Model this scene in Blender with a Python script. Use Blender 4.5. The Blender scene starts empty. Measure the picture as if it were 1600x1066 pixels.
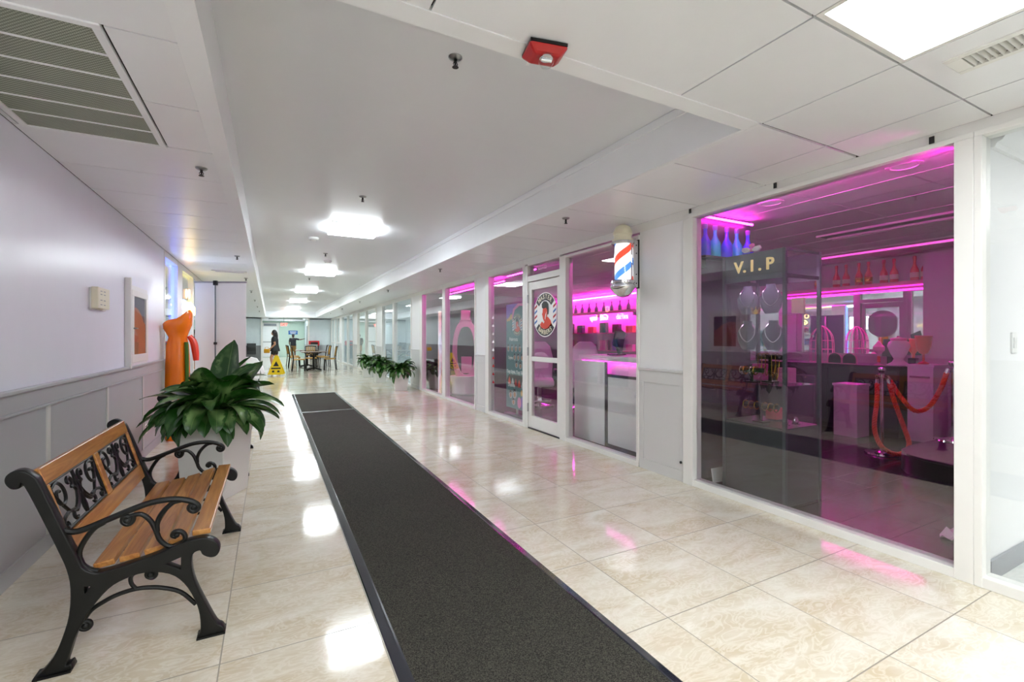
import bpy, bmesh, math, random
from mathutils import Vector, Matrix, geometry
R = math.radians
scn = bpy.context.scene
COL = scn.collection
rng = random.Random(7)

# ------------------------------------------------------------------ materials
def lin(c):
    return tuple(((x/12.92) if x <= .04045 else ((x+.055)/1.055)**2.4) for x in c)
def hx(s):
    s = s.lstrip('#')
    return lin(tuple(int(s[i:i+2], 16)/255 for i in (0, 2, 4)))
M = {}
def newmat(name):
    m = bpy.data.materials.new(name); m.use_nodes = True
    nt = m.node_tree; nt.nodes.clear()
    out = nt.nodes.new('ShaderNodeOutputMaterial')
    M[name] = m
    return m, nt, nt.nodes, nt.links, out
def mixrgb(nt, fac, a, b, typ='MIX'):
    n = nt.nodes.new('ShaderNodeMix'); n.data_type = 'RGBA'; n.blend_type = typ
    for sock, v in ((n.inputs[0], fac), (n.inputs[6], a), (n.inputs[7], b)):
        if hasattr(v, 'is_linked'): nt.links.new(v, sock)
        elif isinstance(v, (int, float)): sock.default_value = v
        else: sock.default_value = (*v, 1)
    return n.outputs[2]
def mth(nt, op, a, b=None, c=None, clamp=False):
    n = nt.nodes.new('ShaderNodeMath'); n.operation = op; n.use_clamp = clamp
    for s, v in zip(n.inputs, (a, b, c)):
        if v is None: continue
        if hasattr(v, 'is_linked'): nt.links.new(v, s)
        else: s.default_value = v
    return n.outputs[0]
def pm(name, col, rough=.5, metal=0., var=.06, vscale=6., bump=0., bscale=60., spec=.5, coat=0., stretch=None, emit=None, alpha_noise=None):
    """principled paint with a little procedural unevenness"""
    m, nt, N, L, out = newmat(name)
    if isinstance(col, str): col = hx(col)
    b = N.new('ShaderNodeBsdfPrincipled')
    tc = N.new('ShaderNodeTexCoord')
    src = tc.outputs['Object']
    if stretch:
        mp = N.new('ShaderNodeMapping'); mp.inputs['Scale'].default_value = stretch
        L.new(src, mp.inputs[0]); src = mp.outputs[0]
    nz = N.new('ShaderNodeTexNoise'); nz.inputs['Scale'].default_value = vscale; nz.inputs['Detail'].default_value = 4
    L.new(src, nz.inputs['Vector'])
    dark = tuple(c*(1-var) for c in col); lite = tuple(min(1, c*(1+var)) for c in col)
    L.new(mixrgb(nt, nz.outputs['Fac'], dark, lite), b.inputs['Base Color'])
    b.inputs['Roughness'].default_value = rough
    b.inputs['Metallic'].default_value = metal
    b.inputs['Specular IOR Level'].default_value = spec
    b.inputs['Coat Weight'].default_value = coat
    if bump:
        n2 = N.new('ShaderNodeTexNoise'); n2.inputs['Scale'].default_value = bscale; n2.inputs['Detail'].default_value = 3
        L.new(src, n2.inputs['Vector'])
        bp = N.new('ShaderNodeBump'); bp.inputs['Strength'].default_value = bump; bp.inputs['Distance'].default_value = .01
        L.new(n2.outputs['Fac'], bp.inputs['Height']); L.new(bp.outputs[0], b.inputs['Normal'])
    if emit:
        b.inputs['Emission Color'].default_value = (*emit[0], 1); b.inputs['Emission Strength'].default_value = emit[1]
    L.new(b.outputs[0], out.inputs[0])
    return m
def em(name, col, s):
    m, nt, N, L, out = newmat(name)
    e = N.new('ShaderNodeEmission'); e.inputs[0].default_value = (*col, 1); e.inputs[1].default_value = s
    L.new(e.outputs[0], out.inputs[0]); return m
def glassmat(name, tint, boost=1.0, rough=0.0, haze=0., hazecol=(1, 1, 1)):
    """thin pane: both faces reflect (Fresnel), the rest passes straight through, tinted"""
    m, nt, N, L, out = newmat(name)
    geo = N.new('ShaderNodeNewGeometry'); dt = N.new('ShaderNodeVectorMath'); dt.operation = 'DOT_PRODUCT'
    L.new(geo.outputs['Incoming'], dt.inputs[0]); L.new(geo.outputs['Normal'], dt.inputs[1])
    c = mth(nt, 'ABSOLUTE', dt.outputs['Value'])
    r2 = mth(nt, 'MULTIPLY', mth(nt, 'ADD', .042, mth(nt, 'MULTIPLY', mth(nt, 'POWER', mth(nt, 'SUBTRACT', 1.0, c), 5.0), .958)), boost, clamp=True)
    tr = N.new('ShaderNodeBsdfTransparent'); tr.inputs[0].default_value = (*tint, 1)
    gl = N.new('ShaderNodeBsdfGlossy'); gl.inputs[0].default_value = (1, 1, 1, 1); gl.inputs['Roughness'].default_value = rough
    base = tr.outputs[0]
    if haze:
        df = N.new('ShaderNodeBsdfDiffuse'); df.inputs[0].default_value = (*hazecol, 1)
        mh = N.new('ShaderNodeMixShader'); mh.inputs[0].default_value = haze
        L.new(tr.outputs[0], mh.inputs[1]); L.new(df.outputs[0], mh.inputs[2]); base = mh.outputs[0]
    mx = N.new('ShaderNodeMixShader'); L.new(r2, mx.inputs[0]); L.new(base, mx.inputs[1]); L.new(gl.outputs[0], mx.inputs[2])
    L.new(mx.outputs[0], out.inputs[0]); return m

def floor_mat(name, x0, y0, px, py, c1, c2, c3, grout, rough, gw=.0025, wave=.02):
    m, nt, N, L, out = newmat(name)
    tc = N.new('ShaderNodeTexCoord'); sep = N.new('ShaderNodeSeparateXYZ'); L.new(tc.outputs['Object'], sep.inputs[0])
    fx = mth(nt, 'DIVIDE', mth(nt, 'SUBTRACT', sep.outputs[0], x0), px)
    fy = mth(nt, 'DIVIDE', mth(nt, 'SUBTRACT', sep.outputs[1], y0), py)
    def edge(f, p):
        fr = mth(nt, 'FRACT', f)
        d = mth(nt, 'MINIMUM', fr, mth(nt, 'SUBTRACT', 1.0, fr))
        return mth(nt, 'LESS_THAN', mth(nt, 'MULTIPLY', d, p), gw)
    g = mth(nt, 'MAXIMUM', edge(fx, px), edge(fy, py))
    cid = N.new('ShaderNodeCombineXYZ'); L.new(mth(nt, 'FLOOR', fx), cid.inputs[0]); L.new(mth(nt, 'FLOOR', fy), cid.inputs[1])
    wn = N.new('ShaderNodeTexWhiteNoise'); wn.noise_dimensions = '2D'; L.new(cid.outputs[0], wn.inputs['Vector'])
    off = N.new('ShaderNodeVectorMath'); off.operation = 'SCALE'; off.inputs['Scale'].default_value = 37.0; L.new(wn.outputs['Color'], off.inputs[0])
    ad = N.new('ShaderNodeVectorMath'); ad.operation = 'ADD'; L.new(tc.outputs['Object'], ad.inputs[0]); L.new(off.outputs[0], ad.inputs[1])
    mp = N.new('ShaderNodeMapping'); mp.inputs['Scale'].default_value = (1.0, 2.2, 1); mp.inputs['Rotation'].default_value = (0, 0, .5); L.new(ad.outputs[0], mp.inputs[0])
    n1 = N.new('ShaderNodeTexNoise'); n1.inputs['Scale'].default_value = 1.8; n1.inputs['Detail'].default_value = 7; n1.inputs['Distortion'].default_value = 1.4; L.new(mp.outputs[0], n1.inputs['Vector'])
    n2 = N.new('ShaderNodeTexNoise'); n2.inputs['Scale'].default_value = 7; n2.inputs['Detail'].default_value = 8; n2.inputs['Distortion'].default_value = 2.5; L.new(mp.outputs[0], n2.inputs['Vector'])
    cr = N.new('ShaderNodeValToRGB'); cr.color_ramp.elements[0].position = .35; cr.color_ramp.elements[1].position = .68
    cr.color_ramp.elements[0].color = (*c2, 1); cr.color_ramp.elements[1].color = (*c1, 1)
    L.new(n1.outputs['Fac'], cr.inputs[0])
    vein = mth(nt, 'SUBTRACT', 1.0, mth(nt, 'MULTIPLY', mth(nt, 'ABSOLUTE', mth(nt, 'SUBTRACT', n2.outputs['Fac'], .5)), 12.0), clamp=True)
    col = mixrgb(nt, mth(nt, 'MULTIPLY', vein, .45), cr.outputs[0], c3)
    tint = mixrgb(nt, wn.outputs['Value'], (.93, .90, .86), (1, 1, 1))
    col = mixrgb(nt, 1.0, col, tint, 'MULTIPLY')
    col = mixrgb(nt, g, col, grout)
    b = N.new('ShaderNodeBsdfPrincipled'); L.new(col, b.inputs['Base Color'])
    L.new(mth(nt, 'ADD', mth(nt, 'MULTIPLY', n2.outputs['Fac'], .06), mth(nt, 'ADD', mth(nt, 'MULTIPLY', g, .4), rough-.03)), b.inputs['Roughness'])
    # each tile tips a hair, plus a slow polish wave, so reflections break up from tile to tile
    nw = N.new('ShaderNodeTexNoise'); nw.inputs['Scale'].default_value = 3.0; L.new(ad.outputs[0], nw.inputs['Vector'])
    bp = N.new('ShaderNodeBump'); bp.inputs['Strength'].default_value = 1; bp.inputs['Distance'].default_value = wave*.1
    L.new(mth(nt, 'SUBTRACT', nw.outputs['Fac'], mth(nt, 'MULTIPLY', g, .6)), bp.inputs['Height'])
    L.new(bp.outputs[0], b.inputs['Normal'])
    L.new(b.outputs[0], out.inputs[0]); return m

MAG = (1.0, .015, .62)
floor_mat('marble', -.178, .953, .604, .605, hx('e6e3d6'), hx('d2c6ac'), hx('f0eee4'), hx('9b9586'), .09)
floor_mat('slate', 3.4, 1.2, .6, .3, hx('35332f'), hx('2a2825'), hx('403d39'), hx('1a1816'), .2)
floor_mat('palefloor', 3.4, .4, .45, .45, hx('e6ebea'), hx('d4dcdc'), hx('f2f4f4'), hx('b8bfbf'), .25)
pm('ceil', '#eff0f3', .3, var=.02, bump=.06, bscale=18)
pm('plaster', '#e3e5e9', .32, var=.015, bump=.03, bscale=8)
pm('dark_gap', '#3b3936', .9)
pm('beam', '#f2f3f5', .35, var=.02)
pm('wall_gloss', '#ecedfa', .29, var=.02, bump=.16, bscale=16, stretch=(1, 1, .3))
pm('wall_white', '#eeeeee', .5, var=.02)
pm('wainscot', '#b2b4b8', .35, var=.02)
pm('wain_light', '#d2d2d1', .35, var=.02)
pm('wain_dark', '#7e8081', .5)
pm('batten', '#d3d3cf', .4)
pm('frame_white', '#e9e8e4', .32, var=.03)
pm('grey_base', '#8d9096', .4)
pm('green_wall', '#c6dccf', .4, var=.03)
pm('beige_wall', '#d8c6a4', .5, var=.1)
pm('bluewhite', '#d3dde0', .5)
pm('shop_ceil', '#dcd8da', .6, var=.05, bump=.1, bscale=50)
pm('shop_wall', '#c9c4c8', .45, var=.08)
pm('shop_dark', '#2a2730', .35)
pm('black_iron', '#0a0b09', .42, var=.15, vscale=20, bump=.04, bscale=90, spec=.35)
pm('black', '#0c0c0d', .35)
pm('rubber', '#20242e', .13, var=.1, spec=.9)
pm('white_plastic', '#e9e9e6', .35, var=.02)
pm('planter_white', '#e4e4e0', .3, var=.02)
pm('soil', '#2a1d13', .9, var=.4, vscale=40, bump=.6, bscale=40)
pm('stem', '#3d5a22', .5, var=.2)
pm('chrome', '#d8d8da', .08, metal=1, var=.02)
pm('steel', '#a6a7a8', .28, metal=1, var=.04)
pm('dark_alu', '#5c6368', .35, metal=.6, var=.05)
pm('header_grey', '#6a7078', .3, var=.05)
pm('goldpaint_glow', '#f0d489', .3, var=.03, emit=((1,.8,.4),.25))  # faint glow put into the paint so the case lettering reads bright
pm('case_panel', '#3a3e42', .3, var=.05)
pm('gold', '#d7a93c', .22, metal=1, var=.04)
pm('silver', '#e3e3e5', .18, metal=1)
pm('red', '#b4161a', .32, var=.05)
pm('rope_red', '#d8311f', .55, var=.15, vscale=60)
pm('yellow', '#e8c400', .4, var=.05)
pm('orange', '#f07a06', .22, var=.06, vscale=3)
pm('coral', '#e2442e', .4)
pm('leafgreen', '#3f6a12', .5)
pm('teal', '#5c8488', .45, var=.06)
pm('cream', '#e9e3c9', .3, var=.03)
pm('grey_velvet', '#565c66', .8, var=.08)
pm('skin', '#c08a68', .5, var=.05)
pm('skin_dark', '#6a4630', .5, var=.05)
pm('hair', '#1d130e', .45, var=.3, vscale=60, stretch=(6, 6, 1))
pm('charcoal', '#2d2f31', .8, var=.1)
pm('navy', '#0f1218', .8, var=.1)
pm('khaki', '#8a6a3a', .8, var=.1)
pm('mustard', '#d69a0c', .6, var=.08)
pm('bluesign', '#2f6fb6', .4)
pm('pinkpaint', '#f08ac4', .35, var=.03)
pm('purplepaint', '#8a63c6', .35, var=.03)
pm('sandpaint', '#e2b36a', .4, var=.04)
pm('whiteink', '#f6f6f4', .4, var=.01)
pm('greyink', '#b8bcc2', .4, var=.1)
pm('brown_inside', '#a5613c', .55, var=.12)
pm('cloth_white', '#f2f2f2', .8, var=.03)
pm('table_top', '#6f5b4c', .35, var=.1)
pm('wicker', '#b58a35', .5, var=.25, vscale=70)
pm('grey_board', '#a9aaa6', .6)
pm('stanchion_red', '#c0141a', .5)
pm('magenta_paint', '#d85aa8', .35, var=.06)
pm('frost_panel', '#fbfdfd', .3, var=.03)
pm('ruby', '#ea3f62', .12, var=.1, coat=.5)
pm('blueglass', '#3a4cff', .08, var=.25, vscale=14, coat=.6)
pm('cyanglass', '#35e0d8', .08, var=.2, vscale=14, coat=.6)
pm('ventgreen', '#6c7367', .8, var=.1)
for nm, c in (('cloth_blue', '#2f7fd0'), ('cloth_aqua', '#35b5c2'), ('cloth_yellow', '#e8d23a'), ('cloth_pink', '#e45aa6'), ('cloth_navy', '#233f8c'), ('cloth_green', '#53b25a')):
    pm(nm, c, .7, var=.1)
glassmat('glass', (.92, .93, .93), 1.5)
glassmat('glass_tint', (.91, .915, .92), 1.9)
glassmat('glass_weak', (.97, .97, .97), .2)
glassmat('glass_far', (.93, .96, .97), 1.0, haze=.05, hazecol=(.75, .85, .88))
glassmat('glass_case', (.93, .95, .95), .9)
glassmat('glass_pole', (.95, .96, .97), 1.0)
em('lamp', (.88, .96, 1.0), 30)
em('lamp_warm', (.94, .98, 1.0), 13)
em('lamp_room', (.92, .98, 1.0), 14)
em('lamp_side', (1.0, 1.0, .99), 13)
em('lamp_beige', (1, .95, .86), 12)
em('led_magenta', MAG, 40)
em('led_hot', MAG, 140)
em('led_case', (1, .5, .88), 36)
em('led_edge', MAG, 2.6)
em('led_pink_soft', (1, .08, .55), 1.3)
em('led_blue', (.07, .13, 1.0), 9)
em('led_yellow', (1.0, .9, .25), 2)
em('neon_yellow', (1, .82, .12), 14)
em('neon_orange', (1, .38, .12), 12)
em('neon_blue', (.25, .45, 1.0), 16)
em('exit_red', (1, .04, .03), 7)
em('lightbox', (.85, .95, 1.0), 9)

# carpet runner
def carpet():
    m, nt, N, L, out = newmat('carpet')
    tc = N.new('ShaderNodeTexCoord')
    n = N.new('ShaderNodeTexNoise'); n.inputs['Scale'].default_value = 220; n.inputs['Detail'].default_value = 3; L.new(tc.outputs['Object'], n.inputs['Vector'])
    n2 = N.new('ShaderNodeTexNoise'); n2.inputs['Scale'].default_value = 2.5; n2.inputs['Detail'].default_value = 5; L.new(tc.outputs['Object'], n2.inputs['Vector'])
    v = N.new('ShaderNodeTexVoronoi'); v.inputs['Scale'].default_value = 60; L.new(tc.outputs['Object'], v.inputs['Vector'])
    cr = N.new('ShaderNodeValToRGB'); cr.color_ramp.elements[0].position = .38; cr.color_ramp.elements[1].position = .66
    cr.color_ramp.elements[0].color = (*hx('24231f'), 1); cr.color_ramp.elements[1].color = (*hx('5a584e'), 1)
    L.new(n.outputs['Fac'], cr.inputs[0])
    col = mixrgb(nt, mth(nt, 'MULTIPLY', n2.outputs['Fac'], .35), cr.outputs[0], hx('2a2a28'))
    lint = mth(nt, 'LESS_THAN', v.outputs['Distance'], .035)
    wn = N.new('ShaderNodeTexWhiteNoise'); L.new(v.outputs['Color'], wn.inputs['Vector'])
    lint = mth(nt, 'MULTIPLY', lint, mth(nt, 'GREATER_THAN', wn.outputs['Value'], .93))
    col = mixrgb(nt, lint, col, hx('b9b4a6'))
    b = N.new('ShaderNodeBsdfPrincipled'); L.new(col, b.inputs['Base Color']); b.inputs['Roughness'].default_value = .9
    b.inputs['Specular IOR Level'].default_value = .2
    bp = N.new('ShaderNodeBump'); bp.inputs['Strength'].default_value = .8; bp.inputs['Distance'].default_value = .006
    L.new(n.outputs['Fac'], bp.inputs['Height']); L.new(bp.outputs[0], b.inputs['Normal'])
    L.new(b.outputs[0], out.inputs[0])
carpet()
def wood(name, c1, c2, axis=1, rough=.35):
    m, nt, N, L, out = newmat(name)
    tc = N.new('ShaderNodeTexCoord'); mp = N.new('ShaderNodeMapping')
    s = [14, 14, 14]; s[axis] = 1.1; mp.inputs['Scale'].default_value = s; L.new(tc.outputs['Object'], mp.inputs[0])
    n = N.new('ShaderNodeTexNoise'); n.inputs['Scale'].default_value = 2.2; n.inputs['Detail'].default_value = 6; n.inputs['Distortion'].default_value = 1.2; L.new(mp.outputs[0], n.inputs['Vector'])
    n2 = N.new('ShaderNodeTexNoise'); n2.inputs['Scale'].default_value = 14; n2.inputs['Detail'].default_value = 4; L.new(mp.outputs[0], n2.inputs['Vector'])
    cr = N.new('ShaderNodeValToRGB'); cr.color_ramp.elements[0].position = .34; cr.color_ramp.elements[1].position = .66
    cr.color_ramp.elements[0].color = (*c2, 1); cr.color_ramp.elements[1].color = (*c1, 1); L.new(n.outputs['Fac'], cr.inputs[0])
    col = mixrgb(nt, mth(nt, 'MULTIPLY', n2.outputs['Fac'], .3), cr.outputs[0], c2)
    b = N.new('ShaderNodeBsdfPrincipled'); L.new(col, b.inputs['Base Color']); b.inputs['Roughness'].default_value = rough
    b.inputs['Coat Weight'].default_value = .25; b.inputs['Coat Roughness'].default_value = .2
    L.new(b.outputs[0], out.inputs[0])
wood('wood', hx('cf9550'), hx('9c6128'))
def leafmat():
    m, nt, N, L, out = newmat('leaf')
    uv = N.new('ShaderNodeUVMap'); uv.uv_map = 'UVMap'
    sep = N.new('ShaderNodeSeparateXYZ'); L.new(uv.outputs[0], sep.inputs[0])
    tc = N.new('ShaderNodeTexCoord')
    n = N.new('ShaderNodeTexNoise'); n.inputs['Scale'].default_value = 38; n.inputs['Detail'].default_value = 4; L.new(tc.outputs['Object'], n.inputs['Vector'])
    d = mth(nt, 'MULTIPLY', mth(nt, 'ABSOLUTE', mth(nt, 'SUBTRACT', sep.outputs[0], .5)), 2.0)
    f = mth(nt, 'SUBTRACT', mth(nt, 'ADD', n.outputs['Fac'], .30), d)
    f = mth(nt, 'MULTIPLY', f, 4.0, clamp=True)
    # only some of a leaf's length is variegated; tips and rims stay dark
    tip = mth(nt, 'SUBTRACT', 1.0, mth(nt, 'MULTIPLY', mth(nt, 'ABSOLUTE', mth(nt, 'SUBTRACT', sep.outputs[1], .5)), 2.1), clamp=True)
    oi = N.new('ShaderNodeTexNoise'); oi.inputs['Scale'].default_value = 5; L.new(tc.outputs['Object'], oi.inputs['Vector'])
    f = mth(nt, 'MULTIPLY', mth(nt, 'MULTIPLY', f, mth(nt, 'MULTIPLY', tip, 1.6, clamp=True)), mth(nt, 'MULTIPLY', mth(nt, 'SUBTRACT', oi.outputs['Fac'], .42), 5.0, clamp=True))
    col = mixrgb(nt, f, hx('1f5014'), hx('86a868'))
    mid = mth(nt, 'LESS_THAN', d, .035)
    col = mixrgb(nt, mth(nt, 'MULTIPLY', mid, .4), col, hx('86a860'))
    b = N.new('ShaderNodeBsdfPrincipled'); L.new(col, b.inputs['Base Color']); b.inputs['Roughness'].default_value = .28
    L.new(b.outputs[0], out.inputs[0])
leafmat()
def polemat():
    m, nt, N, L, out = newmat('pole_stripes')
    tc = N.new('ShaderNodeTexCoord'); sep = N.new('ShaderNodeSeparateXYZ'); L.new(tc.outputs['Object'], sep.inputs[0])
    a = mth(nt, 'ARCTAN2', sep.outputs[1], sep.outputs[0])
    f = mth(nt, 'FRACT', mth(nt, 'SUBTRACT', mth(nt, 'DIVIDE', sep.outputs[2], .36), mth(nt, 'ADD', mth(nt, 'DIVIDE', a, 2*math.pi), .696)))
    blue = mth(nt, 'LESS_THAN', mth(nt, 'ABSOLUTE', mth(nt, 'SUBTRACT', f, .1)), .10)
    red = mth(nt, 'LESS_THAN', mth(nt, 'ABSOLUTE', mth(nt, 'SUBTRACT', f, .585)), .10)
    col = mixrgb(nt, red, mixrgb(nt, blue, (.92, .92, .92), hx('4d8ee0')), hx('ee4a30'))
    b = N.new('ShaderNodeBsdfPrincipled'); L.new(col, b.inputs['Base Color']); b.inputs['Roughness'].default_value = .4
    L.new(col, b.inputs['Emission Color']); b.inputs['Emission Strength'].default_value = .75     # the pole is lit from inside
    L.new(b.outputs[0], out.inputs[0])
polemat()
def iridescent():
    m, nt, N, L, out = newmat('iridescent')
    tc = N.new('ShaderNodeTexCoord')
    mp = N.new('ShaderNodeMapping'); mp.inputs['Scale'].default_value = (8, 8, .9); L.new(tc.outputs['Object'], mp.inputs[0])
    n = N.new('ShaderNodeTexNoise'); n.inputs['Scale'].default_value = 1.3; n.inputs['Detail'].default_value = 3; L.new(mp.outputs[0], n.inputs['Vector'])
    cr = N.new('ShaderNodeValToRGB'); e = cr.color_ramp.elements
    e[0].position = .2; e[0].color = (*hx('7fb0c8'), 1); e[1].position = .8; e[1].color = (*hx('f5f5f0'), 1)
    for p, c in ((.4, 'f4f0ff'), (.5, 'f2b9c8'), (.6, 'f6d7a8')):
        x = e.new(p); x.color = (*hx(c), 1)
    L.new(n.outputs['Fac'], cr.inputs[0])
    b = N.new('ShaderNodeBsdfPrincipled'); L.new(cr.outputs[0], b.inputs['Base Color']); b.inputs['Roughness'].default_value = .18; b.inputs['Metallic'].default_value = .35
    L.new(cr.outputs[0], b.inputs['Emission Color']); b.inputs['Emission Strength'].default_value = .55   # glow put into the shiny column's own colours
    L.new(b.outputs[0], out.inputs[0])
iridescent()
def meshgrille():
    m, nt, N, L, out = newmat('grille_mesh')
    tc = N.new('ShaderNodeTexCoord'); sep = N.new('ShaderNodeSeparateXYZ'); L.new(tc.outputs['Object'], sep.inputs[0])
    p = .0115
    fx = mth(nt, 'ABSOLUTE', mth(nt, 'SUBTRACT', mth(nt, 'FRACT', mth(nt, 'DIVIDE', mth(nt, 'ADD', sep.outputs[0], sep.outputs[1]), p*1.414)), .5))
    fy = mth(nt, 'ABSOLUTE', mth(nt, 'SUBTRACT', mth(nt, 'FRACT', mth(nt, 'DIVIDE', mth(nt, 'SUBTRACT', sep.outputs[0], sep.outputs[1]), p*1.414)), .5))
    h = mth(nt, 'LESS_THAN', mth(nt, 'MAXIMUM', fx, fy), .33)
    n = N.new('ShaderNodeTexNoise'); n.inputs['Scale'].default_value = 5; L.new(tc.outputs['Object'], n.inputs['Vector'])
    plate = mixrgb(nt, n.outputs['Fac'], hx('989e8e'), hx('b4baa8'))
    b = N.new('ShaderNodeBsdfPrincipled'); L.new(mixrgb(nt, h, plate, hx('626858')), b.inputs['Base Color']); b.inputs['Roughness'].default_value = .5
    L.new(b.outputs[0], out.inputs[0])
meshgrille()
def mirror():
    m, nt, N, L, out = newmat('mirror')
    g = N.new('ShaderNodeBsdfGlossy'); g.inputs[0].default_value = (.86, .84, .87, 1); g.inputs['Roughness'].default_value = .0
    L.new(g.outputs[0], out.inputs[0])
mirror()

# ------------------------------------------------------------------ mesh builder
class MB:
    def __init__(s): s.v = []; s.f = []; s.uv = {}
    def add(s, vs, fs):
        o = len(s.v); s.v += [tuple(v) for v in vs]; s.f += [tuple(i+o for i in f) for f in fs]; return s
    def box(s, x0, x1, y0, y1, z0, z1, mat=None):
        vs = [(x0,y0,z0),(x1,y0,z0),(x1,y1,z0),(x0,y1,z0),(x0,y0,z1),(x1,y0,z1),(x1,y1,z1),(x0,y1,z1)]
        if mat: vs = [mat @ Vector(v) for v in vs]
        return s.add(vs, [(0,3,2,1),(4,5,6,7),(0,1,5,4),(1,2,6,5),(2,3,7,6),(3,0,4,7)])
    def frustum(s, z0, w0, d0, z1, w1, d1, cx=0, cy=0):
        a = [(cx-w0/2,cy-d0/2,z0),(cx+w0/2,cy-d0/2,z0),(cx+w0/2,cy+d0/2,z0),(cx-w0/2,cy+d0/2,z0),
             (cx-w1/2,cy-d1/2,z1),(cx+w1/2,cy-d1/2,z1),(cx+w1/2,cy+d1/2,z1),(cx-w1/2,cy+d1/2,z1)]
        return s.add(a, [(0,3,2,1),(4,5,6,7),(0,1,5,4),(1,2,6,5),(2,3,7,6),(3,0,4,7)])
    def lathe(s, prof, n=20, mat=None, sx=1, sy=1):
        vs = []; fs = []
        for r, z in prof:
            for k in range(n):
                a = 2*math.pi*k/n; vs.append(Vector((r*sx*math.cos(a), r*sy*math.sin(a), z)))
        for i in range(len(prof)-1):
            for k in range(n):
                k2 = (k+1) % n
                fs.append((i*n+k, i*n+k2, (i+1)*n+k2, (i+1)*n+k))
        if prof[0][0] > 1e-5: fs.append(tuple(reversed(range(n))))
        if prof[-1][0] > 1e-5: fs.append(tuple((len(prof)-1)*n+k for k in range(n)))
        if mat: vs = [mat @ v for v in vs]
        return s.add(vs, fs)
    def cyl(s, c, r, z0, z1, n=20):
        return s.lathe([(r, z0), (r, z1)], n, Matrix.Translation((c[0], c[1], 0)))
    def ball(s, c, r, n=14, sc=(1, 1, 1)):
        k = 8
        pr = [(max(1e-6, r*math.sin(math.pi*i/k)), -r*math.cos(math.pi*i/k)) for i in range(k+1)]
        return s.lathe(pr, n, Matrix.Translation(c) @ Matrix.Diagonal((*sc, 1)))
    def tube(s, path, r, n=8, closed=False, rad=None):
        P = [Vector(p) for p in path]; m = len(P)
        T = []
        for i in range(m):
            a = P[(i-1) % m] if (closed or i > 0) else P[0]; b = P[(i+1) % m] if (closed or i < m-1) else P[-1]
            t = (b-a); T.append(t.normalized() if t.length > 1e-9 else Vector((0,0,1)))
        up = Vector((0,0,1)) if abs(T[0].z) < .9 else Vector((1,0,0))
        nrm = (up - T[0]*up.dot(T[0])).normalized()
        vs = []
        for i in range(m):
            nrm = (nrm - T[i]*nrm.dot(T[i]))
            nrm = nrm.normalized() if nrm.length > 1e-6 else T[i].orthogonal().normalized()
            bn = T[i].cross(nrm); rr = rad[i] if rad else r
            for k in range(n):
                a = 2*math.pi*k/n; vs.append(P[i] + nrm*math.cos(a)*rr + bn*math.sin(a)*rr)
        fs = []
        for i in range(m if closed else m-1):
            j = (i+1) % m
            for k in range(n):
                k2 = (k+1) % n; fs.append((i*n+k, i*n+k2, j*n+k2, j*n+k))
        if not closed:
            fs.append(tuple(reversed(range(n)))); fs.append(tuple((m-1)*n+k for k in range(n)))
        return s.add(vs, fs)
    def prism(s, loops, f):
        """loops: outline then holes, 2-D; f(a,b,side) -> 3-D point, side 0/1"""
        loops = [list(l) for l in loops]
        tri = geometry.tessellate_polygon([[Vector((a, b, 0)) for a, b in l] for l in loops])
        flat = [p for l in loops for p in l]; n = len(flat)
        vs = [f(a, b, 0) for a, b in flat] + [f(a, b, 1) for a, b in flat]
        fs = [tuple(t) for t in tri] + [tuple(i+n for i in reversed(t)) for t in tri]
        o = 0
        for l in loops:
            k = len(l)
            for i in range(k):
                j = (i+1) % k; fs.append((o+i, o+j, n+o+j, n+o+i))
            o += k
        return s.add(vs, fs)
    def build(s, name, mat, parent=None, loc=None, smooth=35, bevel=0, rotz=0):
        me = bpy.data.meshes.new(name); me.from_pydata(s.v, [], s.f); me.update()
        bm = bmesh.new(); bm.from_mesh(me); bmesh.ops.recalc_face_normals(bm, faces=bm.faces); bm.to_mesh(me); bm.free()
        if smooth:
            for p in me.polygons: p.use_smooth = True
            me.set_sharp_from_angle(angle=R(smooth))
        me.materials.append(M[mat] if isinstance(mat, str) else mat)
        o = bpy.data.objects.new(name, me); COL.objects.link(o)
        if loc is not None: o.location = loc
        o.rotation_euler.z = rotz
        if parent: o.parent = parent
        if bevel:
            b = o.modifiers.new('bevel', 'BEVEL'); b.width = bevel; b.segments = 2; b.limit_method = 'ANGLE'; b.angle_limit = R(40)
        return o
def tag(o, label, cat, group=None, kind=None):
    o['label'] = label; o['category'] = cat
    if group: o['group'] = group
    if kind: o['kind'] = kind
    return o
def thing(name, label, cat, loc=(0, 0, 0), rotz=0, group=None):
    o = bpy.data.objects.new(name, None); COL.objects.link(o); o.location = loc; o.rotation_euler.z = rotz
    o.empty_display_size = .1
    return tag(o, label, cat, group)
def struct(o):
    o['kind'] = 'structure'; return o
def sempty(name, loc=(0, 0, 0)):
    o = bpy.data.objects.new(name, None); COL.objects.link(o); o.location = loc; o['kind'] = 'structure'; return o
def dup(root, loc, rotz=None, label=None, group=None):
    r = root.copy(); COL.objects.link(r); r.location = loc
    if rotz is not None: r.rotation_euler.z = rotz
    if label: r['label'] = label
    if group: r['group'] = group
    for ch in list(root.children):
        c = ch.copy(); COL.objects.link(c); c.parent = r
        for g in list(ch.children):
            d = g.copy(); COL.objects.link(d); d.parent = c
    return r
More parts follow.
